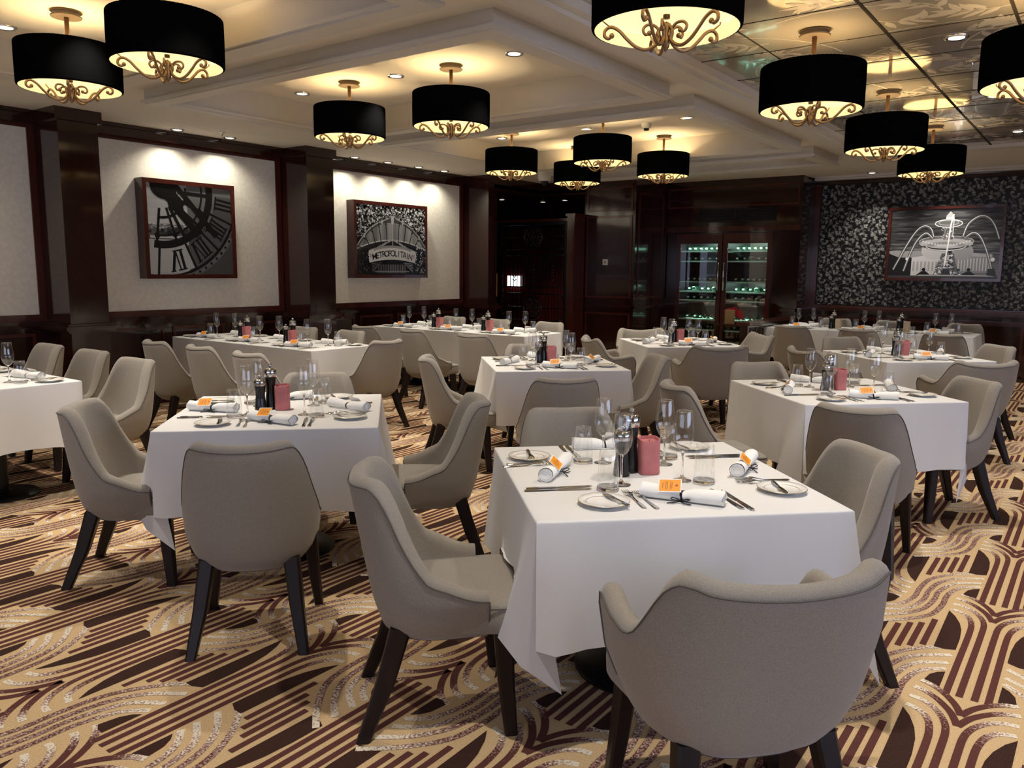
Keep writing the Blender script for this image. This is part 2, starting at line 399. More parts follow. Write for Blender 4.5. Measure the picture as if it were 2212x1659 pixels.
for i, (y0, y1) in enumerate(((0, .40), (3.55, 3.915), (6.37, 6.78), (9.86, 10.08))):
    mb = MB(); mb.box(XL, -7.80, y0, y1, 0, CE)
    mb.box(XL, -7.76, y0-.04, y1+.04, .86, .885); mb.box(XL, -7.73, y0-.07, y1+.07, .885, .925); mb.box(XL, -7.76, y0-.04, y1+.04, .925, .945)
    mb.box(XL, -7.77, y0-.03, y1+.03, 2.81, CE); mb.box(XL, -7.785, y0-.015, y1+.015, 0, .12)
    o = mb.build('column', M['wood'], smooth=False); struct(o)
struct(MB().box(XL, XL+.02, -4.1, 10, 0, .12).build('baseboard_left', M['wood2'], smooth=False))
# alcove behind the iron screen
mb = MB(); mb.box(-10.75, -10.6, 9.9, 13.5, 0, CE); mb.box(-10.6, XL-.15, 9.9, 10.0, 0, CE)
struct(mb.build('wall_alcove', M['wood'], smooth=False))
mb = MB(); mb.box(-10.6, -6.95, 13.4, 13.5, 0, CE)
x = -10.55
while x < -7: mb.box(x, x+.045, 13.37, 13.4, .1, 2.3, 1); x += .07
mb.box(-10.6, -6.95, 13.36, 13.4, 2.3, 2.42, 0)
struct(mb.build('wall_alcove_back', [M['wood'], M['redwood']], smooth=False))
mb = MB(); mb.box(-10.6, -7.80, 10.0, 13.4, 2.74, 2.80); mb.box(-7.8, -6.95, 11.3, 13.4, 2.74, 2.80)
mb.box(-7.9, -7.8, 10.08, 11.35, 2.70, CE); mb.box(-7.9, -6.95, 11.3, 11.4, 2.70, CE)
struct(mb.build('ceiling_alcove', M['wood'], smooth=False))
# service wall with wine fridge recess
mb = MB(); mb.box(-6.95, -6.02, 11.3, 13.5, 0, CE)
F = fY(11.3); rectframe(mb, -6.9, -6.07, 1.05, 2.35, .035, .014, F, 1); rectframe(mb, -6.9, -6.07, .14, .82, .035, .014, F, 1); rectframe(mb, -6.9, -6.07, 2.42, 2.8, .03, .012, F, 1)
mb.box(-6.98, -5.98, 11.24, 11.3, .895, .935, 0); mb.box(-6.02, -5.96, 11.24, 12.35, .895, .935, 0)
G = fX(-6.02); rectframe(mb, 11.4, 12.27, 1.05, 2.7, .035, .014, G, 1)
struct(mb.build('wall_service', [M['wood'], M['wood2']], smooth=False))
FX0, FX1, FZ = -5.80, -4.20, 2.10
mb = MB(); mb.box(-6.02, FX0, 12.35, 13.5, 0, CE); mb.box(FX1, -3.8, 12.35, 13.5, 0, CE); mb.box(FX0, FX1, 12.35, 13.5, FZ, CE); mb.box(FX0, FX1, 12.98, 13.5, 0, FZ)
F = fY(12.35); rectframe(mb, -5.98, -3.84, 2.5, 2.82, .03, .012, F, 1); mb.box(-6.0, -3.8, 12.33, 12.35, 2.12, 2.2, 1)
mb.box(-4.16, -3.76, 12.29, 12.35, .895, .935, 0); mb.box(-3.8, -3.74, 12.29, 13.0, .895, .935, 0)
struct(mb.build('wall_fridge', [M['wood'], M['wood2']], smooth=False))
# leaf-papered wall
def leafset(seed, W, H, nstem, sc, dens=1.0, blobs=0):
    rnd = random.Random(seed); out = []
    def leaf(x, y, a, l, w):
        ca, sa = math.cos(a), math.sin(a)
        P = [(0, 0), (.3*l, w), (.65*l, w*.8), (l, 0), (.6*l, -w*.75), (.28*l, -w*.8)]
        return [(x+p*ca-q*sa, y+p*sa+q*ca) for p, q in P]
    for i in range(nstem):
        x, y = rnd.uniform(0, W), rnd.uniform(0, H); a = rnd.uniform(0, 2*PI); cur = rnd.choice((-1, 1))*rnd.uniform(1.5, 5)/sc
        pts = [(x, y)]; step = .018*sc
        for k in range(int(rnd.uniform(10, 22))):
            a += cur*step; x += math.cos(a)*step; y += math.sin(a)*step; pts.append((x, y))
            if rnd.random() < .85*dens:
                s = 1 if k % 2 else -1; l = rnd.uniform(.026, .045)*sc
                out.append(('l', leaf(x, y, a+s*rnd.uniform(.5, 1.1), l, l*.19), rnd.uniform(.5, 1)))
                if rnd.random() < .35: out.append(('l', leaf(x, y, a+s*rnd.uniform(1.3, 2.0), l*.8, l*.16), rnd.uniform(.4, .9)))
            if blobs and rnd.random() < .06:
                r = rnd.uniform(.03, .06)*sc; out.append(('l', [(x+r*math.cos(t*PI/6), y+r*math.sin(t*PI/6)) for t in range(12)], .8))
        for s in (.7, 0, -.7): out.append(('l', leaf(x, y, a+s, .04*sc, .0075*sc), .9))
        out.append(('s', pts, rnd.uniform(.45, .8)))
    return out
def sprigset(seed, W, H, cell, L, wl, vines, vl):
    rnd = random.Random(seed); out = []
    def leaf(x, y, a, l, w):
        ca, sa = math.cos(a), math.sin(a); P = [(0, 0), (.3*l, w), (.65*l, w*.8), (l, 0), (.6*l, -w*.75), (.28*l, -w*.8)]
        return [(x+p*ca-q*sa, y+p*sa+q*ca) for p, q in P]
    nx, ny = round(W/cell), round(H/cell)
    for i in range(nx):
        for j in range(ny):
            x = (i+.5+rnd.uniform(-.3, .3))*W/nx; y = (j+.5+rnd.uniform(-.3, .3))*H/ny; a = rnd.uniform(0, 2*PI); cu = rnd.uniform(-.35, .35); b = rnd.uniform(.45, 1)
            pts = [(x, y)]
            for k in range(4):
                x += math.cos(a)*L*.38; y += math.sin(a)*L*.38; a += cu; pts.append((x, y))
                for s in (1, -1):
                    if rnd.random() < .8: out.append(('l', leaf(x, y, a+s*rnd.uniform(.6, 1.0), L*rnd.uniform(.75, 1.1), wl), min(1, b*rnd.uniform(.8, 1.15))))
            out.append(('l', leaf(x, y, a, L, wl), b)); out.append(('s', pts, b*.8))
    for i in range(vines):
        x, y = rnd.uniform(0, W), rnd.uniform(0, H); a = rnd.uniform(0, 2*PI); cu = rnd.choice((-1, 1))*rnd.uniform(.10, .26); pts = [(x, y)]
        for k in range(vl):
            x += math.cos(a)*L*.7; y += math.sin(a)*L*.7; a += cu; pts.append((x, y))
        out.append(('s', pts, .75))
    return out
LT = sprigset(5, .62, .60, .052, .026, .0042, 16, 16)
def leafpanel(mb, mapf, A0, A1, Z0, Z1, T, W, H, z, wd, mi, colf):
    na, nz = int((A1-A0)/W)+2, int((Z1-Z0)/H)+2; q_ = 0; zb_ = z
    for i in range(-1, na):
        for j in range(-1, nz):
            for it in T:
                P = [(A0+i*W+p[0], Z0+j*H+p[1]) for p in it[1]]
                if any(p[0] < A0+.004 or p[0] > A1-.004 or p[1] < Z0+.004 or p[1] > Z1-.004 for p in P): continue
                c = colf(it[2]); q_ = (q_+7) % 60; z = zb_+q_*.000012
                if it[0] == 'l': mb.add([mapf(p[0], p[1], z) for p in P], [tuple(range(len(P)))], mi, [c]*len(P))
                else:
                    n = len(P); vs = []
                    for q in range(n):
                        a, b = P[max(q-1, 0)], P[min(q+1, n-1)]; dx, dy = b[0]-a[0], b[1]-a[1]; L = math.hypot(dx, dy)+1e-9
                        for s in (1, -1): vs.append(mapf(P[q][0]-dy/L*s*wd, P[q][1]+dx/L*s*wd, z*.6))
                    mb.add(vs, [(2*q, 2*q+1, 2*q+3, 2*q+2) for q in range(n-1)], mi, [c]*len(vs))
mb = MB(); mb.box(-3.8, 4.6, YW, YW+.12, 0, CE)
mb.box(-3.72, 4.5, YW-.008, YW, .99, 2.82, 1)
leafpanel(mb, lambda a, z, d: (a, YW-.008-d, z), -3.72, 1.2, .99, 2.82, LT, .62, .60, .0012, .0014, 2, lambda g: (.05+.36*g*g, .05+.36*g*g, .05+.335*g*g, 1))
F = fY(YW)
for i in range(7): rectframe(mb, -3.7+i*.95, -2.8+i*.95, .16, .80, .03, .014, F, 3)
mb.box(-3.8, -3.72, YW-.03, YW, .95, 2.84, 3)
struct(mb.build('wall_right', [M['wood'], M['paperbase'], M['paper'], M['wood2']], smooth=False))
mb = MB(); mb.box(-3.8, 4.6, YW-.06, YW, .945, .985); mb.box(-3.8, 4.6, YW-.035, YW, .90, .945); mb.box(-3.8, 4.6, YW-.02, YW, .80, .83)
struct(mb.build('trim_3', M['wood2'], smooth=False))
mb = MB(); mb.box(-3.8, 4.6, YW-.07, YW, 2.82, CE); mb.box(-3.8, 4.6, YW-.10, YW, 2.87, 2.90)
struct(mb.build('trim_4', M['wood'], smooth=False))
# closing walls, with windows
mb = MB(); mb.box(4.5, 4.6, -4.1, .0, 0, CE); mb.box(4.5, 4.6, 6.2, YW, 0, CE); mb.box(4.5, 4.6, 0, 6.2, 0, .8); mb.box(4.5, 4.6, 0, 6.2, 2.3, CE)
struct(mb.build('wall_window_side', M['cream'], smooth=False))
mb = MB(); mb.box(-8.3, -4.6, -4.1, -4.0, 0, CE); mb.box(1.6, 4.6, -4.1, -4.0, 0, CE); mb.box(-4.6, 1.6, -4.1, -4, 0, .8); mb.box(-4.6, 1.6, -4.1, -4, 2.3, CE)
struct(mb.build('wall_near', M['cream'], smooth=False))
M['sky'] = mat('overcast_daylight', (.2, .25, .35), .5, emit=(.6, .7, 1), estr=.5)
for nm, f in (('window_1', lambda mb, a, b, z0, z1: mb.box(4.52, 4.55, a, b, z0, z1)), ('window_2', lambda mb, a, b, z0, z1: mb.box(a-4.6, b-4.6, -4.07, -4.04, z0, z1))):
    m1 = MB(); f(m1, 0, 6.2, .8, 2.3); w = m1.build(nm, M['sky'], smooth=False); struct(w)
    m1 = MB()
    for a in (0, 1.52, 3.06, 4.6, 6.14):
        if nm == 'window_1': m1.box(4.48, 4.56, a, a+.06, .8, 2.3)
        else: m1.box(a-4.6, a-4.54, -4.06, -3.98, .8, 2.3)
    m1.build('window_frame', M['wood2'], w, smooth=False)

# ------------------------------------------------------------------ ceiling with coffers
FR = [(-6.46, -2.855, -1.65, .55), (-6.46, -2.855, 1.0, 3.20), (-6.46, -2.855, 3.64, 5.845), (-6.46, -2.855, 6.29, 9.11), (-6.46, -2.855, 9.56, 10.6)]
IN = .135; SO = 2.80; TOP = 3.05
MX0, MY1 = -2.40, 10.55
xs = sorted({-10.8, -6.46+IN, -2.855-IN, MX0, 3.2, 4.6}); ys = sorted({-4.1, 13.6, MY1}|{v for f in FR for v in (f[2]+IN, f[3]-IN)})
mb = MB()
for i in range(len(xs)-1):
    for j in range(len(ys)-1):
        cx, cy = (xs[i]+xs[i+1])/2, (ys[j]+ys[j+1])/2
        if any(f[0]+IN < cx < f[1]-IN and f[2]+IN < cy < f[3]-IN for f in FR): continue
        if MX0 < cx < 3.2 and cy < MY1: continue
        mb.add([(xs[i], ys[j], CE), (xs[i], ys[j+1], CE), (xs[i+1], ys[j+1], CE), (xs[i+1], ys[j], CE)], [(0, 1, 2, 3)])
for f in FR:
    x0, x1, y0, y1 = f[0]+IN, f[1]-IN, f[2]+IN, f[3]-IN
    mb.add([(x0, y0, TOP), (x0, y1, TOP), (x1, y1, TOP), (x1, y0, TOP)], [(0, 1, 2, 3)])
struct(mb.build('ceiling', M['ceil'], smooth=False))
for n, f in enumerate(FR):
    mb = MB(); a, b, c, d = f
    for (p, q, r, s) in ((a, b, c, c+IN), (a, b, d-IN, d), (a, a+IN, c+IN, d-IN), (b-IN, b, c+IN, d-IN)):
        mb.box(p, q, r, s, SO, CE+.001)
    for (p, q, r, s) in ((a+.1, b-.1, c+.1, c+IN), (a+.1, b-.1, d-IN, d-.1), (a+.1, a+IN, c+IN, d-IN), (b-IN, b-.1, c+IN, d-IN)):
        mb.box(p, q, r, s, CE+.001, TOP+.01)
    e = .022      # small bead along both edges of the frame
    for (p, q, r, s) in ((a-e, b+e, c-e, c), (a-e, b+e, d, d+e), (a-e, a, c, d), (b, b+e, c, d)): mb.box(p, q, r, s, SO+.012, SO+.032)
    i = IN
    for (p, q, r, s) in ((a+i, b-i, c+i, c+i+e), (a+i, b-i, d-i-e, d-i), (a+i, a+i+e, c+i+e, d-i-e), (b-i-e, b-i, c+i+e, d-i-e)): mb.box(p, q, r, s, SO+.012, SO+.032)
    struct(mb.build('trim_%d' % (5+n), M['trimc'], smooth=False))
mb = MB(); mb.box(-2.66, -2.40, -4.1, MY1+.2, 2.865, CE+.01); mb.box(-2.60, -2.46, -4.1, MY1+.1, 2.84, 2.865); mb.box(-2.40, 3.2, MY1, MY1+.2, 2.885, CE+.01)
mb.box(-3.75, 4.5, 12.72, 12.93, 2.895, CE+.01); mb.box(-3.78, 4.5, 12.80, 12.96, 2.875, 2.895)
struct(mb.build('trim_10', M['trimc'], smooth=False))
mb = MB(); mb.add([(MX0, -4.1, CE), (MX0, MY1, CE), (3.2, MY1, CE), (3.2, -4.1, CE)], [(0, 1, 2, 3)], 0, [(0, 0, 0, 1)]*4)
for gx, w in ((-1.215, .009), (-.555, .009), (-1.93, .004), (.77, .009), (1.43, .009)): mb.box(gx-w, gx+w, -4.1, MY1, CE-.004, CE, 2)
M['groove'] = mat('dark_groove', (.03, .025, .02), .9, spec=.05)
for k in range(-10, 9):
    gy = 4.72+.665*k
    if -4 < gy < MY1: mb.box(MX0, 3.2, gy-.003, gy+.003, CE-.003, CE, 2)
ET = sprigset(11, 1.32, 1.33, .44, .17, .026, 5, 9)
leafpanel(mb, lambda a, z, d: (a, z, CE-d), MX0, 3.2, -2.6, MY1, ET, 1.32, 1.33, .0010, .006, 1, lambda g: (1, 1, 1, 1))
struct(mb.build('ceiling_mirror', [M['mirror'], M['etch'], M['groove']], smooth=False))

# ------------------------------------------------------------------ ceiling fittings
mb = MB(); mb.lathe([(.0, -.004), (.048, -.006), (.066, -.010), (.070, -.004), (.070, 0)], n=28)
dl = empty('downlight'); mb.build('rim', M['chrome'], dl)
MB().lathe([(.0, -.0075), (.022, -.0075), (.03, -.012), (.046, -.008)], n=20).build('reflector', M['dimbulb'], dl)
tag(dl, 'x', 'downlight'); DL = Stamp(dl)
pos = []
for i, (x, y) in enumerate(COFFER_SPOTS):
    pos.append((x, y, TOP, 'round chrome downlight in the %s ceiling coffer, %s' % ({0: 'nearest', 1: 'second', 2: 'third'}[i//3], ('right of its pendants', 'between its pendants', 'left of its pendants')[i % 3])))
for i, (x, y) in enumerate(WALL_SPOTS):
    pos.append((x, y, CE, 'small lit downlight washing the cream left wall, %s from the front' % ('first', 'second', 'third', 'fourth', 'fifth', 'sixth', 'seventh', 'eighth')[i]))
seq = ('eighth', 'seventh', 'sixth', 'fifth', 'fourth', 'third', 'second', 'first')
for i, (x, y) in enumerate(MIRROR_SPOTS):
    if y > 12: l = 'small downlight above the dark leaf wallpaper, %s' % ('left of the fountain picture' if x < -2.5 else ('over the fountain picture' if x < -1 else 'right of the fountain picture'))
    else: l = 'chrome downlight in the mirrored ceiling, %s row, %s' % ('left' if x < 0 else 'right', {-.6: 'added fill behind the viewer', .5: 'added fill over the viewer', 1.7: 'above the nearest table', 3.7: 'before the nearest sprinkler', 5.7: 'beside the sprinkler head', 7.7: 'beyond the sprinkler head', 9.7: 'near its far end'}[y])
    pos.append((x, y, CE, l))
for i, (x, y) in enumerate(((-4.83, 10.3), (-3.6, 10.3), (-4.2, .3), (-6.5, .3))):
    if -6.3 < x < -3: pos.append((x, y, TOP, 'chrome downlight in the %s coffer, position %s' % ('farthest' if y > 5 else 'hindmost', ('left', 'right', 'right', 'left')[i])))
    else: pos.append((x, y, CE, 'unseen chrome fill downlight in the plain ceiling beside the %s coffer' % ('farthest' if y > 5 else 'hindmost')))
for x, y, z, l in pos: DL.put((x, y, z), 0, l, 'recessed downlights')
# alcove spots
for i, (x, y) in enumerate(((-8.95, 11.7), (-8.6, 12.5), (-8.05, 12.4))):
    DL.put((x, y, 2.74), 0, 'tiny bright spotlight in the dark alcove ceiling, %s' % ('nearest the left wall', 'middle one', 'rightmost one')[i], 'alcove spotlights')
    lamp('alcove_beam', 'SPOT', (x, y, 2.72), 26, WHITE, .03, (x, y+.2, 0), angle=1.2)
def sprinkler(x, y, z, l):
    t = empty('sprinkler_head', (x, y, z)); tag(t, l, 'sprinkler', 'fire sprinklers')
    MB().lathe([(0, -.006), (.035, -.005), (.038, 0)], n=20).build('flange', M['chrome'], t)
    MB().lathe([(.007, 0), (.007, -.03), (.003, -.034), (.003, -.05), (.018, -.052), (.018, -.055), (0, -.056)], n=12).build('nozzle', M['steel'], t)
sprinkler(-7.80, 5.25, CE, 'small metal sprinkler head on the ceiling above the clock picture')
sprinkler(-.89, 6.39, CE, 'small metal sprinkler head under the mirrored ceiling panels')
t = empty('smoke_detector', (-4.14, 7.95, TOP)); tag(t, 'round white smoke detector on the ceiling of the third coffer', 'smoke detector')
MB().lathe([(.055, 0), (.055, -.03), (.045, -.05), (0, -.052)], n=24).build('housing', M['white'], t, sharp=40)
MB().lathe([(.03, -.05), (.026, -.07), (0, -.075)], n=16).build('sensor', M['black'], t)
t = empty('dome_camera', (-6.87, 10.02, CE)); tag(t, 'white ceiling dome security camera with a black lens beside the alcove', 'security camera')
MB().lathe([(.10, 0), (.10, -.10), (.085, -.13), (0, -.13)], n=28).build('housing', M['white'], t, sharp=40)
MB().lathe([(.055, -.13), (.055, -.15), (.04, -.185), (0, -.20)], n=20).build('dome', M['black'], t)
t = empty('wall_switch', (-6.54, 11.3, 1.62)); tag(t, 'small square light grey switch plate on the dark wood wall', 'switch')
MB().box(-.045, .045, -.012, 0, -.045, .045).build('plate', M['white'], t, smooth=False)
MB().box(-.018, .018, -.018, -.012, -.02, .02).build('button', mat('grey_button', (.3, .3, .28), .4), t, smooth=False)
t = empty('vent_grille', (-4.8, 12.35, 2.37)); tag(t, 'long black slatted air vent grille above the wine fridge', 'vent')
MB().box(-.62, .62, -.012, 0, -.10, .10).build('backing', M['black'], t, smooth=False)
mb = MB()
for i in range(9): mb.box(-.6, .6, -.026, -.012, -.088+i*.021, -.081+i*.021)
mb.box(-.62, .62, -.028, -.012, .094, .104); mb.box(-.62, .62, -.028, -.012, -.104, -.094); mb.box(-.015, -.005, -.03, -.012, -.1, .1); mb.box(.61, .62, -.028, -.012, -.1, .1); mb.box(-.62, -.61, -.028, -.012, -.1, .1)
mb.build('slats', M['mill'], t, smooth=False)

# ------------------------------------------------------------------ pendant lamps
pl = empty('pendant_lamp'); tag(pl, 'x', 'pendant lamp')
MB().lathe([(0, 0), (.085, 0), (.09, -.006), (.078, -.012), (.078, -.024), (.09, -.03), (.088, -.036), (0, -.036)], n=32).build('canopy', M['bronze2'], pl, sharp=40)
MB().tube([(0, 0, -.03), (0, 0, -.42)], .014, 10).build('rod', M['bronze'], pl)
R0 = .30
MB().lathe([(R0-.012, -.205), (R0-.003, -.208), (R0, -.215), (R0+.001, -.32), (R0, -.452), (R0-.003, -.46), (R0-.012, -.462)], n=160, wob=-.0022).build('lamp_shade', M['shade'], pl)
MB().lathe([(R0-.012, -.205), (R0-.014, -.3), (R0-.012, -.462)], n=48).build('lining', M['lining'], pl)
MB().lathe([(0, -.405), (.15, -.407), (R0-.016, -.40)], n=48).build('diffuser', M['diffuser'], pl)
AP = [(.082, -.455), (.072, -.444), (.08, -.43), (.092, -.44), (.09, -.458), (.07, -.468), (.048, -.455), (.03, -.465), (.026, -.49), (.045, -.52), (.08, -.535), (.12, -.52), (.155, -.485), (.19, -.45), (.222, -.44), (.243, -.452), (.246, -.472), (.232, -.483), (.218, -.476)]
AP = [(.020, -.452), (.030, -.470), (.024, -.5), (.046, -.524), (.082, -.535), (.122, -.52), (.158, -.488), (.19, -.455), (.222, -.44), (.245, -.452), (.247, -.474), (.231, -.484), (.218, -.474)]
for k in range(5):
    a = 2*PI*k/5+.35; ca, sa = math.cos(a), math.sin(a)
    mb = MB(); path = [(r*ca, r*sa, z) for r, z in [tuple(p) for p in catmull(AP, 5)]]
    mb.tube(path, .0072, 7); mb.sq(path[-1], (.011, .011, .011), 1, 1, 10, 6)
    IP = [(.026, -.49), (.03, -.462), (.05, -.444), (.078, -.444), (.092, -.462), (.082, -.48), (.066, -.474)]
    path2 = [(r*math.cos(a+.15*(r/.08)), r*math.sin(a+.15*(r/.08)), z) for r, z in [tuple(p) for p in catmull(IP, 5)]]
    mb.tube(path2, .006, 7); mb.sq(path2[-1], (.0105, .0105, .0105), 1, 1, 10, 6)
    arm = mb.build('scroll_arm', M['bronze'], pl)
    MB().tube([(.225*ca, .225*sa, -.44), (.262*ca, .262*sa, -.41), (.27*ca, .27*sa, -.30)], .0035, 6).build('strut', M['bronze'], arm)
mb = MB(); mb.lathe([(0, -.43), (.018, -.44), (.02, -.46), (.012, -.48), (.02, -.5), (.014, -.53), (0, -.55)], n=16); mb.build('finial', M['bronze'], pl)
PL = Stamp(pl)
PEND = [(-4.27, 2.55, TOP, 'large black drum pendant lamp, rightmost of the two at the top left'),
        (-5.34, 2.53, TOP, 'black drum pendant lamp at the far left above the left table'),
        (-4.235, 4.88, TOP, 'black drum pendant lamp in the second coffer, right one of the pair'),
        (-5.32, 4.82, TOP, 'black drum pendant lamp in the second coffer, left one of the pair'),
        (-4.33, 7.36, TOP, 'black drum pendant lamp in the third coffer, nearer of the two on the right'),
        (-5.64, 7.55, TOP, 'black drum pendant lamp in the third coffer, leftmost one'),
        (-4.33, 8.76, TOP, 'black drum pendant lamp in the third coffer, rightmost one'),
        (-5.60, 8.90, TOP, 'black drum pendant lamp in the third coffer, partly behind another'),
        (-1.53, 3.08, CE, 'largest black drum pendant lamp, cut off by the top edge'),
        (-1.55, 5.08, CE, 'black drum pendant lamp under the mirrored ceiling, nearest of its row of three'),
        (-1.55, 7.05, CE, 'black drum pendant lamp under the mirrored ceiling, middle of its row of three'),
        (-1.53, 8.95, CE, 'black drum pendant lamp before the leaf wallpaper, farthest of its row'),
        (-.37, 5.08, CE, 'black drum pendant lamp cut off by the right edge')]
for i, (x, y, z, l) in enumerate(PEND):
    PL.put((x, y, z), .4*i, l, 'black drum pendant lamps')
    warm = (1, .80, .50) if i % 3 else (1, .77, .47)
    lamp('pendant_up_light', 'POINT', (x, y, z-.385), 8.0*K, warm, .03)
# ------------------------------------------------------------------ framed pictures
def g(v): return (v, v, v, 1)
class Art:
    def __init__(s, W, H): s.mb = MB(); s.W = W; s.H = H; s.k = 0
    def poly(s, P, v):
        s.k += 1
        P = [(min(1, max(0, a)), min(1, max(0, b))) for a, b in P]
        try: s.mb.poly([(a*s.W, b*s.H, s.k*.000008) for a, b in P], 0, g(v))
        except Exception: pass
    def quad(s, P, v):
        s.k += 1; P = [(min(1, max(0, a)), min(1, max(0, b))) for a, b in P]
        s.mb.add([(a*s.W, b*s.H, s.k*.000008) for a, b in P], [(0, 1, 2, 3)], 0, [g(v)]*4)
    def line(s, pts, w, v):      # w in v-units of height
        asp = s.W/s.H; s.k += 1; P = [np.array((a*asp, b)) for a, b in pts]; vs = []
        for i in range(len(P)):
            t = P[min(i+1, len(P)-1)]-P[max(i-1, 0)]; t = t/max(1e-9, np.hypot(*t)); nn = np.array((-t[1], t[0]))
            ww = w[i] if isinstance(w, list) else w
            for sg in (1, -1):
                q = P[i]+nn*sg*ww/2; vs.append((min(1, max(0, q[0]/asp))*s.W, min(1, max(0, q[1]))*s.H, s.k*.000008))
        s.mb.add(vs, [(2*i, 2*i+1, 2*i+3, 2*i+2) for i in range(len(P)-1)], 0, [g(v)]*len(vs))
    def arc(s, c, r, a0, a1, w, v, ry=None, n=40):
        asp = s.W/s.H; ry = r if ry is None else ry
        s.line([((c[0]*asp+r*math.cos(math.radians(a0+(a1-a0)*i/n)))/asp, c[1]+ry*math.sin(math.radians(a0+(a1-a0)*i/n))) for i in range(n+1)], w, v)
    def disk(s, c, r, v, ry=None, n=24):
        asp = s.W/s.H; ry = ry or r
        s.poly([(c[0]+r*math.cos(2*PI*i/n)/asp, c[1]+ry*math.sin(2*PI*i/n)) for i in range(n)], v)
    def text(s, txt, size, v, at):
        for i, ch in enumerate(txt):
            cu = bpy.data.curves.new('t', 'FONT'); cu.body = ch; cu.size = size; cu.align_x = 'CENTER'; cu.offset = .0015
            ob = bpy.data.objects.new('t', cu); COL.objects.link(ob)
            dg = bpy.context.evaluated_depsgraph_get(); me = bpy.data.meshes.new_from_object(ob.evaluated_get(dg))
            x, y, rot, sx = at(i); vs = [(x+(p.co.x*sx)*math.cos(rot)-p.co.y*math.sin(rot), y+(p.co.x*sx)*math.sin(rot)+p.co.y*math.cos(rot), (s.k+2)*.000008) for p in me.vertices]
            s.mb.add(vs, [tuple(f.vertices) for f in me.polygons], 0, [g(v)]*len(vs))
            bpy.data.objects.remove(ob, do_unlink=True); bpy.data.curves.remove(cu)
        s.k += 3
rnd = random.Random(3)
def art_clock():
    A = Art(1.0, .95)
    A.quad([(0, 0), (1, 0), (1, 1), (0, 1)], .055)
    for i in range(10): A.quad([(0, .55+.045*i), (.46, .55+.045*i), (.46, .6+.045*i), (0, .6+.045*i)], .42-.018*i+.02*(i % 2))
    A.quad([(.46, .45), (1, .45), (1, 1), (.46, 1)], .12)
    A.quad([(0, .43), (.46, .43), (.46, .56), (0, .56)], .10)
    for i in range(90):
        x, y = rnd.uniform(0, .45), rnd.uniform(.5, .56); w = rnd.uniform(.01, .04)
        A.quad([(x, y), (x+w, y), (x+w, y+.009), (x, y+.009)], rnd.uniform(.15, .6))
    for i in range(60):
        x, y = rnd.uniform(0, .9), rnd.uniform(.43, .52); A.disk((x, y), rnd.uniform(.012, .03), rnd.uniform(.015, .05) if x < .46 else .02, n=9)
    A.quad([(.02, .40), (.46, .40), (.46, .43), (.02, .43)], .42)
    A.quad([(0, 0), (.46, 0), (.46, .39), (0, .39)], .36); A.quad([(.46, 0), (1, 0), (1, .40), (.46, .40)], .06)
    D = .008; c = (.16, .93)
    def ray(a, r0, r1, w, v=D): A.line([(c[0]+r*math.cos(math.radians(a))/(A.W/A.H), c[1]+r*math.sin(math.radians(a))) for r in (r0, r1)], w, v)
    # numeral ring
    for a0, a1, v in ((-92, -66, .37), (-64, -44, .085), (-42, -22, .075), (-20, -2, .07)):
        A.line([(c[0]+.80*math.cos(math.radians(a0+(a1-a0)*i/16))/(A.W/A.H), c[1]+.80*math.sin(math.radians(a0+(a1-a0)*i/16))) for i in range(17)], .26, v)
    A.arc(c, .60, -100, 8, .085, D); A.arc(c, .955, -100, 8, .03, D); A.arc(c, .50, -100, 8, .022, D)
    A.arc(c, 1.0, -100, -30, .05, .13)
    for i in range(14): a = -95+5.2*i; A.disk((c[0]+1.0*math.cos(math.radians(a))/(A.W/A.H), c[1]+1.0*math.sin(math.radians(a))), .017, D, n=12)
    A.arc(c, .30, -100, 8, .028, D)
    for a, w in ((-97, .03), (-73, .028), (-62, .04), (-47, .085), (-40, .03), (-24, .035), (-3, .04)): ray(a, .2, .58 if a not in (-47,) else .66, w)
    for a in (-94, -65, -43, -21): ray(a, .6, .96, .028)
    for a in (-97, -73, -47, -24): A.disk((c[0]+.505*math.cos(math.radians(a))/(A.W/A.H), c[1]+.505*math.sin(math.radians(a))), .032, D)
    def numeral(a, strokes):
        ca = math.radians(a); d = np.array((math.cos(ca), math.sin(ca))); t = np.array((-d[1], d[0])); asp = A.W/A.H
        for s0, s1, w in strokes:
            p = np.array((c[0]*asp, c[1]))
            P0 = p+d*.68+t*s0; P1 = p+d*.90+t*s1
            A.line([(P0[0]/asp, P0[1]), (P1[0]/asp, P1[1])], w, D)
            for q in (P0, P1): A.line([((q-t*.03)[0]/asp, (q-t*.03)[1]), ((q+t*.03)[0]/asp, (q+t*.03)[1])], .016, D)
    numeral(-78, [(-.005, -.075, .034), (.0, .02, .018), (.06, .07, .034)])
    numeral(-54, [(-.05, -.09, .03), (-.045, -.01, .016), (.02, .03, .028), (.07, .08, .028)])
    numeral(-31, [(-.07, -.07, .026), (-.025, -.025, .026), (.02, .02, .026), (.065, .065, .026)])
    numeral(-9, [(-.05, -.05, .026), (0, 0, .026), (.05, .05, .026)])
    A.disk((.20, 1.0), .17, D); A.disk((.32, .80), .09, D); A.disk((.40, .66), .035, D); A.line([(.24, .9), (.34, .8), (.42, .66), (.45, .68)], [.16, .14, .03, .01], D)
    A.line([(.34, .99), (.80, .44)], .07, D)
    return A
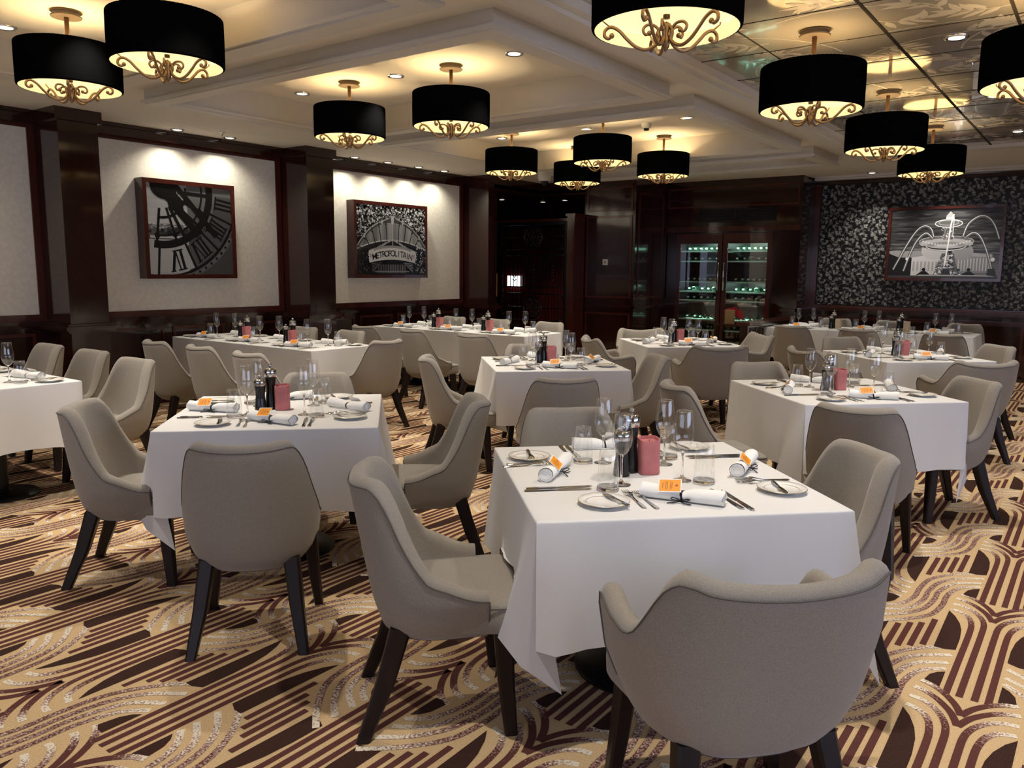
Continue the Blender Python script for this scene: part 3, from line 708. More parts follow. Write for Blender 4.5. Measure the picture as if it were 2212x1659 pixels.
def art_station():
    A = Art(1.32, .95)
    A.quad([(0, 0), (1, 0), (1, 1), (0, 1)], .012)
    for i in range(1500):
        x, y = rnd.uniform(0, 1), rnd.uniform(.52, 1); r = rnd.uniform(.007, .019)
        A.poly([(x+r*math.cos(t)*rnd.uniform(.4, 1.2), y+r*math.sin(t)*rnd.uniform(.4, 1.5)) for t in (0, 1.3, 2.6, 3.9, 5.1)], rnd.choice((.01, .03, .12, .3, .5, .65)) if x < .6 else rnd.choice((.02, .25, .55, .75)))
    asp = A.W/A.H; C = (.5, .02); R = .76
    xs_ = [i/40 for i in range(41)]
    top = [(x, .80-.95*(x-.5)**2-1.2*abs(x-.5)**3) for x in xs_]
    low = [(x, .45-.55*(x-.5)**2) for x in xs_]
    for i in range(40):
        v = .10+.11*math.sin(i*.55+1)**2+.14*(i/40)
        A.quad([low[i], low[i+1], top[i+1], top[i]], v)
    A.line([(x, y-.015) for x, y in top], .05, .05); A.line([(x, y) for x, y in top], .022, .38); A.line([(x, y+.012) for x, y in top], .008, .03)
    A.line([(x, y+.02) for x, y in low], .05, .02); A.line([(x, y+.055) for x, y in low], .018, .45); A.line([(x, .52-.6*abs(x-.5)) for x in (.2, .5, .8)], .03, .30)
    for k in range(11):
        t = (k-5)/5; xt = .5+t*.50; xb = .5+t*.40
        A.line([(xt, .80-.95*(xt-.5)**2-1.2*abs(xt-.5)**3), (xb, .44-.5*(xb-.5)**2)], .014, .008)
        A.disk((xt*.98+.01, .74-.95*(xt-.5)**2-1.2*abs(xt-.5)**3), .014, .008, n=8)
    A.poly([(.36, .775), (.42, .80), (.5, .91), (.58, .80), (.64, .775), (.5, .76)], .06)
    A.line([(.36, .785), (.44, .815), (.5, .90), (.56, .815), (.64, .785)], .012, .35); A.poly([(.475, .86), (.525, .86), (.515, .74), (.485, .74)], .42); A.line([(.5, .74), (.5, .42)], .012, .42)
    for x in (.35, .65, .1, .9): A.line([(x, .80-.95*(x-.5)**2-1.2*abs(x-.5)**3-.04), (x, .82-.95*(x-.5)**2-1.2*abs(x-.5)**3)], .03, .4)
    # sign board
    up_ = [(.17+.66*i/24, .425-.20*((i/24-.5)**2)*1.4) for i in range(25)]; dn_ = [(.17+.66*i/24, .222-.20*((i/24-.5)**2)*1.0) for i in range(25)]
    sb = [(.155, .30)]+[(.16, .34)]+up_+[(.84, .34), (.845, .30), (.835, .25)]+dn_[::-1]+[(.165, .25)]
    sb = [(.15, .29), (.158, .345)]+up_+[(.842, .355), (.855, .28), (.838, .19)]+dn_[::-1]+[(.162, .19)]
    A.poly(sb, .50); A.line(up_, .014, .18); A.line([(x, y-.018) for x, y in up_[2:23]], .03, .26)
    W, H = A.W, A.H; txt = 'METROPOLITAIN'; n = len(txt)
    def at(i):
        t = (i-(n-1)/2)/n; return (.5+t*.56)*W, (.272-.24*t*t)*H, -t*.38, .98
    A.text(txt, .118, .008, at)
    for s in (-1, 1): A.line([(.5+s*.325, .30), (.5+s*.31, .27), (.5+s*.325, .25)], .01, .02)
    A.line([(.16+.68*i/20, (.165)-.12*((i/20-.5)**2)) for i in range(21)], .05, .006)
    for i in range(12): A.quad([(.28+.035*i, .02), (.305+.035*i, .02), (.305+.035*i, .15), (.28+.035*i, .15)], .05+.10*rnd.random()*(i/12)+.01)
    for s in (-1, 1):
        for i in range(6): A.line([(.5+s*(.16+.02*i), .175-.02*i), (.5+s*(.30+.0*i), .16-.025*i)], .008, .28 if s > 0 else .12)
    A.line([(.24, .05), (.74, .05)], .008, .3); A.line([(.24, .035), (.74, .035)], .004, .15)
    for i in range(120):
        x, y = rnd.uniform(.84, .99), rnd.uniform(.02, .45); A.disk((x, y), rnd.uniform(.004, .014), rnd.choice((.01, .3, .6)), n=6)
    for i in range(50):
        x, y = rnd.uniform(.0, .16), rnd.uniform(.02, .4); A.disk((x, y), rnd.uniform(.006, .018), rnd.choice((.01, .03, .08)), n=6)
    return A
def art_fountain():
    A = Art(1.40, .95)
    for i in range(24):
        v = .035+.03*math.sin(i*1.1)**2+(.0 if i > 8 else .02*(8-i))
        A.quad([(0, i/24), (1, i/24), (1, (i+1)/24), (0, (i+1)/24)], v)
    for i in range(160):
        x, y = rnd.uniform(-.1, .95), rnd.uniform(.36, .98); w = rnd.uniform(.05, .28); h = rnd.uniform(.006, .022)
        A.poly([(x, y), (x+w*.4, y+h), (x+w, y+h*.3), (x+w*.6, y-h*.6)], rnd.choice((.02, .045, .08, .12)) if y > .5 else rnd.choice((.06, .14, .26)))
    A.quad([(0, .27), (.35, .27), (.30, .40), (0, .40)], .34)
    A.poly([(0, .02), (0, .36), (.10, .30), (.22, .30), (.25, .02)], .015)
    A.quad([(.22, .03), (.5, .03), (.48, .36), (.22, .30)], .62); A.quad([(.60, .08), (.93, .08), (.93, .33), (.62, .37)], .28); A.quad([(.62, .33), (.94, .30), (.94, .345), (.62, .385)], .42)
    for i in range(7): A.quad([(.235+.035*i, .10), (.252+.035*i, .10), (.252+.035*i, .24), (.235+.035*i, .24)], .38)
    for i in range(11): A.quad([(.645+.027*i, .11), (.655+.027*i, .11), (.655+.027*i, .29), (.645+.027*i, .29)], .6)
    A.disk((.42, .40), .17, .55, ry=.13); A.disk((.68, .38), .14, .34, ry=.12)
    c = .545
    A.disk((c, .12), .13, .10, ry=.15); A.poly([(c-.12, .03), (c-.08, .22), (c-.05, .36), (c+.06, .36), (c+.08, .22), (c+.13, .03)], .12)
    for i in range(220):
        t = rnd.random(); y = .04+.34*t; x = c+rnd.gauss(0, .055*(1.15-t)); r = rnd.uniform(.005, .016)
        A.poly([(x+r*math.cos(a), y+r*1.3*math.sin(a)) for a in (0, 1.5, 3, 4.4)], rnd.choice((.02, .05, .3, .55, .75)))
    A.disk((c-.02, .53), .365, .16, ry=.085, n=48); A.disk((c-.02, .50), .355, .50, ry=.075, n=48); A.disk((c-.02, .465), .27, .30, ry=.062, n=48); A.disk((c-.02, .44), .21, .62, ry=.045, n=40)
    A.arc((c-.02, .53), .36, 0, 360, .012, .42, ry=.082); A.arc((c-.02, .49), .32, 200, 340, .022, .05, ry=.07); A.arc((c-.02, .465), .265, 180, 360, .010, .8, ry=.062)
    for i in range(16): A.disk((c-.23+.028*i, .505-.06*math.sin(PI*(i+.5)/16)+.035), .014, .7, n=8)
    A.poly([(c-.05, .56), (c-.045, .74), (c+.03, .74), (c+.04, .56)], .2)
    for i in range(70):
        y = rnd.uniform(.57, .75); x = c+rnd.gauss(-.01, .03); r = rnd.uniform(.004, .013); A.disk((x, y), r, rnd.choice((.03, .1, .5, .8)), n=6)
    A.disk((c-.01, .79), .185, .14, ry=.058, n=40); A.arc((c-.01, .79), .18, 0, 360, .012, .78, ry=.055); A.arc((c-.01, .80), .13, 0, 360, .012, .4, ry=.035)
    A.poly([(c-.04, .84), (c-.035, .90), (c, .965), (c+.035, .90), (c+.04, .84)], .5); A.line([(c-.035, .865), (c+.035, .865)], .02, .85)
    def jet(P, w, v=.9): A.line([tuple(p) for p in catmull(P, 8)], w, v)
    for o, v, w in ((.014, .085, .036), (.008, .16, .022), (0, .8, .0095)):
        jet([(.41, .60-o), (.38, .72-o), (.32, .765-o), (.25, .70-o), (.17, .50), (.10, .28), (.05, .12)], w, v)
        jet([(.40, .58-o), (.35, .655-o), (.30, .63-o), (.24, .50), (.19, .30), (.15, .10)], w, v)
        jet([(.67, .60-o), (.71, .78-o), (.80, .885-o), (.88, .86-o), (.94, .74), (.985, .56)], w, v)
        jet([(.70, .60-o), (.76, .655-o), (.82, .60-o), (.88, .42), (.93, .20), (.95, .08)], w, v)
    jet([(c+.035, .60), (c+.035, .8), (c+.03, .92)], .012, .7); jet([(c+.03, .92), (c+.01, .75), (c, .5), (c-.02, .18)], .02, .95)
    for x in (.34, .745): A.disk((x, .125), .024, .01); A.poly([(x-.07, .04), (x-.02, .10), (x+.02, .10), (x+.07, .04)], .01)
    A.disk((.945, .27), .03, .85, n=10); A.disk((.175, .28), .022, .8, n=10)
    A.poly([(.90, .03), (.91, .14), (.97, .14), (.99, .03)], .03); A.poly([(c-.05, .03), (c-.03, .14), (c+.02, .14), (c+.05, .03)], .03)
    A.quad([(0, 0), (1, 0), (1, .035), (0, .035)], .05); A.quad([(.28, .03), (.98, .03), (.9, .05), (.3, .05)], .4)
    return A
def picture(name, label, A, loc, axis, W, H, depth, fwd):
    """loc = lower-left outer corner of the frame front; axis 'y' faces +x, axis 'x' faces -y"""
    t = empty(name, loc); tag(t, label, 'picture')
    f = fwd
    def bx(mb, a0, a1, z0, z1, d0, d1, mi=0):
        if axis == 'y': mb.box(-d1, -d0, a0, a1, z0, z1, mi)
        else: mb.box(a0, a1, d0, d1, z0, z1, mi)
    mb = MB(); w = f
    for (p, q, r, s) in ((0, W, 0, w), (0, W, H-w, H), (0, w, w, H-w), (W-w, W, w, H-w)): bx(mb, p, q, r, s, 0, depth)
    mb.build('frame', M['wood2'], t, smooth=False)
    mb = MB(); bx(mb, w, W-w, w, H-w, .014, .024); mb.build('backing', M['black'], t, smooth=False)
    A.mb.v = [((-.0135+z, w+a*(W-2*w)/A.W, w+b*(H-2*w)/A.H) if axis == 'y' else (w+a*(W-2*w)/A.W, .0135-z, w+b*(H-2*w)/A.H)) for a, b, z in A.mb.v]
    A.mb.build('print', M['print'], t, smooth=False)
picture('clock_picture', 'framed black and white photograph of a giant station clock with roman numerals', art_clock(), (-8.15, 4.515, 1.362), 'y', 1.095, 1.045, .15, .045)
picture('station_picture', 'framed black and white photograph of a METROPOLITAIN station entrance canopy', art_station(), (-8.15, 7.425, 1.358), 'y', 1.43, 1.035, .15, .045)
picture('fountain_picture', 'framed black and white photograph of a lit fountain with arching water jets', art_fountain(), (-2.715, 12.93, 1.385), 'x', 1.49, 1.055, .09, .04)

# ------------------------------------------------------------------ wine fridge, bottles, iron screen, waiter station
wf = empty('wine_fridge', ((FX0+FX1)/2, 12.35, 0)); tag(wf, 'tall built-in wine fridge with two glass doors and lit shelves', 'wine fridge')
hw = (FX1-FX0)/2; mb = MB(); D = .60
mb.box(-hw, -hw+.03, 0, D, .06, FZ); mb.box(hw-.03, hw, 0, D, .06, FZ); mb.box(-hw, hw, D-.02, D, .06, FZ); mb.box(-hw, hw, 0, D, FZ-.03, FZ); mb.box(-hw, hw, 0, D, .06, .12); mb.box(-.03, .03, 0, .05, .1, FZ)
mb.build('cabinet', M['black'], wf, smooth=False)
M['shelf'] = mat('pale_green_shelf', (.35, .5, .42), .2, coat=.4)
M['fglass'] = M['glass']
for s in (-1, 1):
    a, b = (-hw+.005, -.008) if s < 0 else (.008, hw-.005)
    d = MB(); 
    for (p, q, r, t) in ((a, b, .08, .20), (a, b, FZ-.17, FZ-.01), (a, a+.075, .20, FZ-.17), (b-.075, b, .20, FZ-.17)): d.box(p, q, -.03, -.003, r, t)
    dr = d.build('door', M['wood2'], wf, smooth=False)
    MB().box(a+.075, b-.075, -.018, -.012, .20, FZ-.17).build('pane', M['glass'], dr, smooth=False)
    hx = -.045 if s < 0 else .045
    h = MB(); h.tube([(hx, -.03, 1.18), (hx, -.07, 1.20), (hx, -.07, 1.62), (hx, -.03, 1.64)], .011, 10); h.build('handle', M['steel'], dr)
    mb = MB(); mb.box(a+.03, b-.03, .05, .09, FZ-.10, FZ-.07); o = mb.build('light_strip', mat('cold_light_strip', (1, 1, 1), .5, emit=(.75, 1, .9), estr=2.5), wf, smooth=False)
    for z, e in ((FZ-.12, 4.6), (1.30, 1.9), (.72, 1.9)):
        lamp('fridge_light', 'AREA', (wf.location.x+(a+b)/2, 12.35+.07, z), e, (.62, 1, .84), .5, (wf.location.x+(a+b)/2, 12.60, z-.35), size_y=.04)
SH = (1.82, 1.66, 1.33, 1.17, 1.03, .72, .55, .35)
for z in SH:
    for s in (-1, 1):
        a, b = (-hw+.04, -.04) if s < 0 else (.04, hw-.04)
        MB().box(a, b, .03, D-.04, z-.022, z).build('shelf', M['shelf'], wf, smooth=False)
bt = empty('wine_bottle'); tag(bt, 'x', 'bottle')
M['bottle'] = mat('dark_green_bottle', (.01, .035, .018), .08, spec=.6, coat=.5)
RT = Matrix.Rotation(PI/2, 4, 'X')
MB().lathe([(0, -.19), (.034, -.19), (.037, -.18), (.037, .0), (.030, .035), (.014, .06), (.0135, .075)], n=16).xf(RT).build('glass', M['bottle'], bt)
MB().lathe([(.0138, .068), (.0145, .075), (.0145, .115), (0, .116)], n=14).xf(RT).build('capsule', mat('silver_capsule', (.6, .75, .66), .3, metal=.3), bt)
BT = Stamp(bt)
capy = mat('yellow_capsule', (.65, .7, .12), .4)
ordn = ('first', 'second', 'third', 'fourth', 'fifth', 'sixth', 'seventh')
row = {1.82: 'top', 1.66: 'second', 1.33: 'third', 1.17: 'fourth', 1.03: 'fifth', .72: 'sixth', .55: 'seventh'}
for z in SH[:-1]:
    for s in (-1, 1):
        a, b = (-hw+.10, -.12) if s < 0 else (.12, hw-.10)
        n = 6 if z in (1.33, 1.82) else 5
        for i in range(n):
            x = a+(b-a)*(i+.5)/n+rnd.uniform(-.01, .01)
            BT.put((wf.location.x+x, 12.35+.26+rnd.uniform(-.02, .03), z+.038), PI*(rnd.random() < .25 and z not in (1.33, 1.82)),
                   '%s dark wine bottle from the left, %s shelf of the fridge, %s door' % (ordn[i].capitalize(), row[z], 'left' if s < 0 else 'right'), 'bottles lying in the wine fridge')
# iron screen
sc = empty('iron_screen', (-8.48, 11.0, 0)); tag(sc, 'black wrought iron screen with round rosettes and a wooden top rail', 'screen')
W = 1.45; mb = MB(); mb.box(0, .06, -.03, .03, 0, 2.26); mb.box(W-.08, W, -.03, .03, 0, 2.26); mb.box(0, W, -.03, .03, 0, .10); mb.box(0, W, -.025, .025, 2.22, 2.27)
mb.build('frame', M['black'], sc, smooth=False)
MB().box(-.06, W+.06, -.06, .06, 2.27, 2.31).build('top_rail', M['wood2'], sc, smooth=False)
for z in (1.83, 1.73, 1.20, 1.09, .64, .54):
    MB().box(.06, W-.08, -.011, .011, z-.011, z+.011).build('cross_bar', M['mill'], sc, smooth=False)
for zc in (2.03, .86):
    MB().box(.06, W/2-.2, -.009, .009, zc-.009, zc+.009).build('cross_bar', M['mill'], sc, smooth=False)
    MB().box(W/2+.2, W-.08, -.009, .009, zc-.009, zc+.009).build('cross_bar', M['mill'], sc, smooth=False)
    mb = MB()
    for r, w in ((.185, .012), (.165, .008), (.10, .008), (.03, .012)): mb.tube([(W/2+r*math.cos(a*PI/18), 0, zc+r*math.sin(a*PI/18)) for a in range(36)], w, 6, closed=True)
    for k in range(8):
        a = k*PI/4; mb.tube([(W/2, 0, zc), (W/2+.175*math.cos(a), 0, zc+.175*math.sin(a))], .007, 6); mb.sq((W/2+.135*math.cos(a+.39), 0, zc+.135*math.sin(a+.39)), (.022, .012, .022), 1, 1, 10, 6)
    mb.build('rosette', M['mill'], sc)
for k in range(18):
    x = .12+k*(W-.24)/17
    for z0, z1 in ((1.84, 2.22), (1.21, 1.72), (.65, 1.08), (.10, .53)):
        if (z0 in (1.84, .65)) and abs(x-W/2) < .19: continue
        MB().box(x-.004, x+.004, -.004, .004, z0, z1).build('bar', M['black'], sc, smooth=False)
for sx, x in ((1, .06), (-1, W-.08)):
    for zc, zs in ((2.22, -1), (1.84, 1), (1.06, -1), (.66, 1)):
        mb = MB(); mb.tube([(x+sx*.16*(1-math.cos(t*PI/20)), 0, zc+zs*.16*(1-math.sin(t*PI/20))) for t in range(11)], .009, 6)
        mb.tube([(x+sx*(.04+.025*math.cos(t*.5)), 0, zc+zs*(.05+.025*math.sin(t*.5))) for t in range(13)], .006, 6)
        mb.build('corner_scroll', M['mill'], sc)
for k in range(5):
    mb = MB()
    for x in (W*.24, W/2, W*.76): mb.tube([(x-.04, 0, 1.30+.06*k+.03), (x, 0, 1.30+.06*k), (x+.04, 0, 1.30+.06*k+.03)], .008, 5)
    mb.build('chevron', M['mill'], sc)
po = empty('wood_post', (-6.98, 11.05, 0)); tag(po, 'dark red wooden post at the right end of the iron screen', 'post')
MB().box(-.075, .06, -.10, .22, .0, 2.34).build('shaft', M['wood2'], po, smooth=False); MB().box(-.095, .08, -.12, .24, 2.34, 2.38).build('cap', M['wood2'], po, smooth=False)
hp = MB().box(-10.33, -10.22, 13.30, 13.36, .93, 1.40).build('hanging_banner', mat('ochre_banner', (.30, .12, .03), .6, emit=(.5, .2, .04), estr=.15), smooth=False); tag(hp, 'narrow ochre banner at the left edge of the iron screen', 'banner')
hp = MB().box(-10.03, -9.72, 13.32, 13.37, 1.13, 1.36).build('lit_display', mat('bright_display', (.8, .8, .8), .5, emit=(.85, .92, 1), estr=1.1), smooth=False); tag(hp, 'small white lit panel on the back wall behind the iron screen', 'panel')
ws = empty('waiter_station', (-3.78, 10.15, 0)); tag(ws, 'low dark wooden partition with lattice side left of the fountain wall table', 'partition')
mb = MB(); mb.box(-.05, .05, 0, 1.75, 0, .80); mb.build('body', M['wood'], ws, smooth=False); MB().box(-.09, .09, -.04, 1.79, .80, .84).build('top', M['wood2'], ws, smooth=False)
mb = MB()
for i in range(9):
    y = .1+.18*i
    for (p, q, r, s) in ((y, y+.13, .62, .64), (y, y+.13, .74, .76), (y, y+.015, .64, .74), (y+.115, y+.13, .64, .74), (y+.04, y+.09, .68, .70)): mb.box(.05, .062, p, q, r, s)
mb.build('lattice', M['bronze2'], ws, smooth=False)
ms = empty('menu_stand', (-4.45, 11.45, 0)); tag(ms, 'small dark side stand holding menus left of the low partition', 'stand')
MB().box(-.22, .22, -.16, .16, .70, .73).build('top', M['wood'], ms, smooth=False)
for sx in (-1, 1):
    for sy in (-1, 1): MB().box(sx*.19-.015, sx*.19+.015, sy*.13-.015, sy*.13+.015, 0, .70).build('leg', M['wood'], ms, smooth=False)
mb = MB(); mb.box(-.07, .07, -.01, .01, 0, .20); o = mb.build('menu', mat('gold_menu', (.30, .20, .08), .4, metal=.5), smooth=False); o.location = (-4.47, 11.40, .732); o.rotation_euler = (.15, 0, .5); tag(o, 'gold coloured menu folder standing on the side stand', 'menu')
vs = [(-.15+.05*i, .06*math.sin(i*.9)+.01*j, .23-.02*abs(i-3)-.035*j+.01*math.sin(i*2+j)) for j in range(5) for i in range(7)]
o = MB().add(vs, [(j*7+i, j*7+i+1, j*7+i+8, j*7+i+7) for j in range(4) for i in range(6)]).build('red_cloth', mat('red_cloth', (.33, .015, .02), .8)); o.location = (-4.45, 11.50, .75); tag(o, 'red napkin draped over the menu stand beside the wine fridge', 'cloth')
# ------------------------------------------------------------------ chairs
def leg_mb(sx, front, arm=False):
    mb = MB(); k = 1.12 if arm else 1
    if front: a, b, c = (sx*.20*k, .185, .345), (sx*.212*k, .195, .17), (sx*.228*k, .21, 0); w = (.028, .024, .018)
    else: a, b, c = (sx*.160*k, -.140, .36), (sx*.182*k, -.193, .18), (sx*.212*k, -.265, 0); w = (.031, .027, .019)
    mb.frustum(a, b, w[0], w[0]*1.1, w[1], w[1]*1.1); mb.frustum(b, c, w[1], w[1]*1.1, w[2], w[2]*1.15)
    return mb
def make_chair(name, arm=False):
    t = empty(name); tag(t, 'x', 'chair' if not arm else 'armchair')
    if arm:
        HW = [(.305, .17), (.33, .215), (.38, .275), (.48, .315), (.64, .340), (.82, .330)]
        YB = [(.305, .16), (.34, .20), (.43, .235), (.60, .275), (.82, .325)]
        ZT = [(0, .775), (28, .79), (38, .805), (46, .805), (52, .785), (58, .74), (64, .685), (70, .645), (76, .628), (82, .626), (90, .632)]
        yf, zf, th, n_ = .14, .655, .062, 2.9
    else:
        HW = [(.305, .165), (.33, .205), (.37, .235), (.45, .262), (.55, .268), (.70, .257), (.84, .240)]
        YB = [(.305, .165), (.34, .205), (.43, .235), (.60, .268), (.84, .312)]
        ZT = [(0, .812), (25, .818), (38, .822), (45, .820), (51, .806), (56, .775), (61, .725), (67, .65), (75, .58), (82, .53), (90, .505)]
        yf, zf, th, n_ = .135, .462, .062, 2.7
    cols = []
    NF = 6; NP = 44
    for i in range(NF): cols.append(('f', 1, 1-i/NF))
    for i in range(NP+1): cols.append(('p', 90-180*i/NP, 0))
    for i in range(1, NF+1): cols.append(('f', -1, i/NF))
    def plan(c, z, off=0):
        hw, yb = lerp(HW, z), lerp(YB, z)
        if c[0] == 'f': 
            nar = .012*c[2]
            return (c[1]*(hw-off-nar), yf*c[2], )
        ph = math.radians(c[1]); e = 2/n_
        s, co = math.sin(ph), math.cos(ph)
        x = (hw-off)*math.copysign(abs(s)**e, s); y = -(yb-off)*abs(co)**e
        return (x, y)
    rows = []; vs = []; fs = []; MR = 14; IR = 8
    for c in cols:
        if c[0] == 'f':
            z0_ = lerp(ZT, 90); zt = z0_+(zf-z0_)*c[2]
            if arm: zt -= .05*max(0, (c[2]-.72)/.28)**2
            else: zt = z0_+(zf-z0_)*math.sin(c[2]*PI/2)
        else: zt = lerp(ZT, abs(c[1]))
        col = []
        for i in range(MR+1):
            z = .305+(zt-.305)*(i/MR); x, y = plan(c, z); col.append((x, y, z))
        for f, dz in ((.12, .014), (.32, .024), (.6, .026), (.85, .017)):
            x, y = plan(c, zt, th*f); col.append((x, y, zt+dz))
        for i in range(IR+1):
            z = zt+(.40-zt)*i/IR; tt = th*(1+.25*(i/IR)); x, y = plan(c, z, tt); col.append((x, y, z))
        rows.append(col)
    L = len(rows[0]); N = len(rows)
    for col in rows: vs += col
    for j in range(N-1):
        for i in range(L-1): fs.append((j*L+i, j*L+i+1, (j+1)*L+i+1, (j+1)*L+i))
    for j in (0, N-1):      # end caps
        base = j*L; K = MR+4
        cap = list(range(base, base+L)); fs.append(tuple(cap if j == 0 else cap[::-1]))
    fs.append(tuple(j*L for j in range(N)))
    mb = MB(); mb.add(vs, fs); mb.build('backrest', M['fab'], t, sharp=55)
    path = [(c[MR][0]*1.004, c[MR][1]*1.004, c[MR][2]+.001) for c in rows]
    pp = MB(); pp.tube(path, .0023, 5); pp.tube([(rows[0][i][0]*1.003, rows[0][i][1]+.0015, rows[0][i][2]) for i in range(MR+1)], .0028, 5); pp.tube([(rows[-1][i][0]*1.003, rows[-1][i][1]+.0015, rows[-1][i][2]) for i in range(MR+1)], .0028, 5)
    pp.tube([(c[0][0]*1.01, c[0][1]*1.01, c[0][2]+.003) for c in rows], .003, 5)
    pp.build('piping', M['seam'], t)
    sw = .275 if arm else .240
    mb = MB(); mb.sq((0, .07, .392), (sw, .20, .058), .28, .20, 48, 14, dome=.014)
    mb.v = [(x*(1-.26*min(1, max(0, (.06-y)/.19))), y, z) for x, y, z in mb.v]
    mb.build('seat', M['fab'], t)
    sm = MB(); sm.tube([(x, y, .432) for x, y in [(math.copysign(abs(math.cos(a))**.2, math.cos(a))*(sw-.001), .07+abs(math.sin(a))**.2*.1995) for a in [PI*k/48 for k in range(49)]]], .0024, 5); sm.build('seat_seam', M['seam'], t)
    for sx in (-1, 1):
        for fr in (True, False): leg_mb(sx, fr, arm).build('leg', M['leg'], t, smooth=False)
    return t
CH = Stamp(make_chair('dining_chair')); AC = Stamp(make_chair('dining_armchair', True))
SEATS = []
def chair(x, y, face, label, group, arm=False):
    """face = direction (degrees, world) the sitter looks"""
    SEATS.append((x, y, math.radians(face), .27 if arm else .245))
    return (AC if arm else CH).put((x, y, 0), math.radians(face-90), label, group)
TN = {}   # table key -> (cx, cy, phrase)
TN['T1'] = (-1.31, 2.62, 'the nearest white table'); TN['T2'] = (-3.45, 2.61, 'the left front table'); TN['T5'] = (-3.57, 5.34, 'the middle square table')
TN['T6'] = (-3.58, 7.79, 'the wine fridge table'); TN['T7'] = (-1.33, 5.32, 'the right-hand square table'); TN['T8'] = (-1.45, 7.97, 'the far right square table')
def at_table(k, side, d=.72, lat=0, turn=0, arm=False, extra=''):
    cx, cy, nm = TN[k]; a = {'front': -45, 'right': 45, 'back': 135, 'left': 225}[side]
    dx, dy = math.cos(math.radians(a)), math.sin(math.radians(a))
    x, y = cx+dx*d-dy*lat, cy+dy*d+dx*lat
    lab = 'grey-beige %s at the %s side of %s%s' % ('armchair' if arm else 'armless chair', side, nm, extra)
    chair(x, y, a+180+turn, lab, 'chairs around the square tables', arm)
AT = [('T1','front',-.715,1.95,137,1), ('T1','left',-1.745,1.959,45,0), ('T1','right',-.845,3.0,225,0), ('T1','back',-1.87,3.02,315,0),
      ('T2','front',-2.745,1.928,135,0), ('T2','left',-3.745,1.958,45,0), ('T2','right',-2.74,2.99,225,0), ('T2','back',-3.78,3.10,315,0),
      ('T5','front',-2.80,4.27,135,0), ('T5','left',-3.90,4.58,45,0), ('T5','right',-2.94,5.50,225,0), ('T5','back',-3.92,5.58,315,0),
      ('T7','front',-.97,4.40,93,0), ('T7','left',-1.84,4.48,45,0), ('T7','right',-.77,5.56,225,0), ('T7','back',-1.86,5.56,315,0),
      ('T6','front',-2.98,7.14,135,1), ('T6','left',-4.0,7.12,45,1), ('T6','right',-3.17,8.45,225,1), ('T6','back',-4.20,8.25,315,1),
      ('T8','front',-.88,7.36,132,1), ('T8','left',-1.97,7.40,45,1), ('T8','right',-.93,8.42,225,0), ('T8','back',-2.0,8.40,315,0)]
for k, side, x, y, f, a in AT:
    chair(x, y, f, 'grey-beige %s at the %s side of %s' % ('armchair' if a else 'armless chair', side, TN[k][2]), 'chairs around the square tables', bool(a))
GL = 'chairs along the long tables'
LONG = {'T0': (-5.71, 2.09, .74, 'the long table at the left edge', 2), 'T3': (-6.10, 5.05, .75, 'the long table under the clock picture', 3),
        'T4': (-5.62, 7.62, .81, 'the long table under the station picture', 3), 'T9': (-1.66, 11.15, .83, 'the long table under the fountain picture', 3)}
o3 = ('right', 'middle', 'left')
for i, (x, y, f) in enumerate(((-5.50, 2.72, -86), (-6.30, 2.80, -88), (-7.05, 2.80, -90))):
    chair(x, y, f, 'grey chair on the far side of the left edge table, %s one' % o3[i], GL)
for i, (x, y, f) in enumerate(((-5.30, 3.95, 86), (-6.03, 4.0, 84), (-6.72, 4.0, 84))):
    chair(x, y, f, 'grey chair on the near side of the clock picture table, %s one' % o3[i], GL)
for i, (x, y, f) in enumerate(((-6.35, 5.50, -90), (-7.10, 5.50, -90))):
    chair(x, y, f, 'grey chair on the far side of the clock picture table, %s one' % ('right', 'left')[i], GL)
chair(-5.52, 5.20, 180, 'grey-beige armless chair at the right end of the clock picture table', GL)
for i, (x, y, f) in enumerate(((-5.15, 6.48, 90), (-6.0, 6.52, 80), (-6.80, 6.55, 84))):
    chair(x, y, f, 'grey chair on the near side of the station picture table, %s one' % o3[i], GL)
for i, (x, y, f) in enumerate(((-5.60, 8.12, -90), (-6.45, 8.14, -90), (-7.20, 8.14, -90))):
    chair(x, y, f, 'grey chair on the far side of the station picture table, %s one' % o3[i], GL)
for i, (x, y, f) in enumerate(((-1.42, 10.05, 90), (-2.32, 10.12, 90), (-3.10, 10.15, 90))):
    chair(x, y, f, 'grey chair on the near side of the fountain picture table, %s one' % o3[i], GL)
for i, (x, y, f) in enumerate(((-1.48, 11.72, -90), (-2.36, 11.72, -90), (-3.10, 11.72, -90))):
    chair(x, y, f, 'grey chair on the far side of the fountain picture table, %s one' % o3[i], GL)

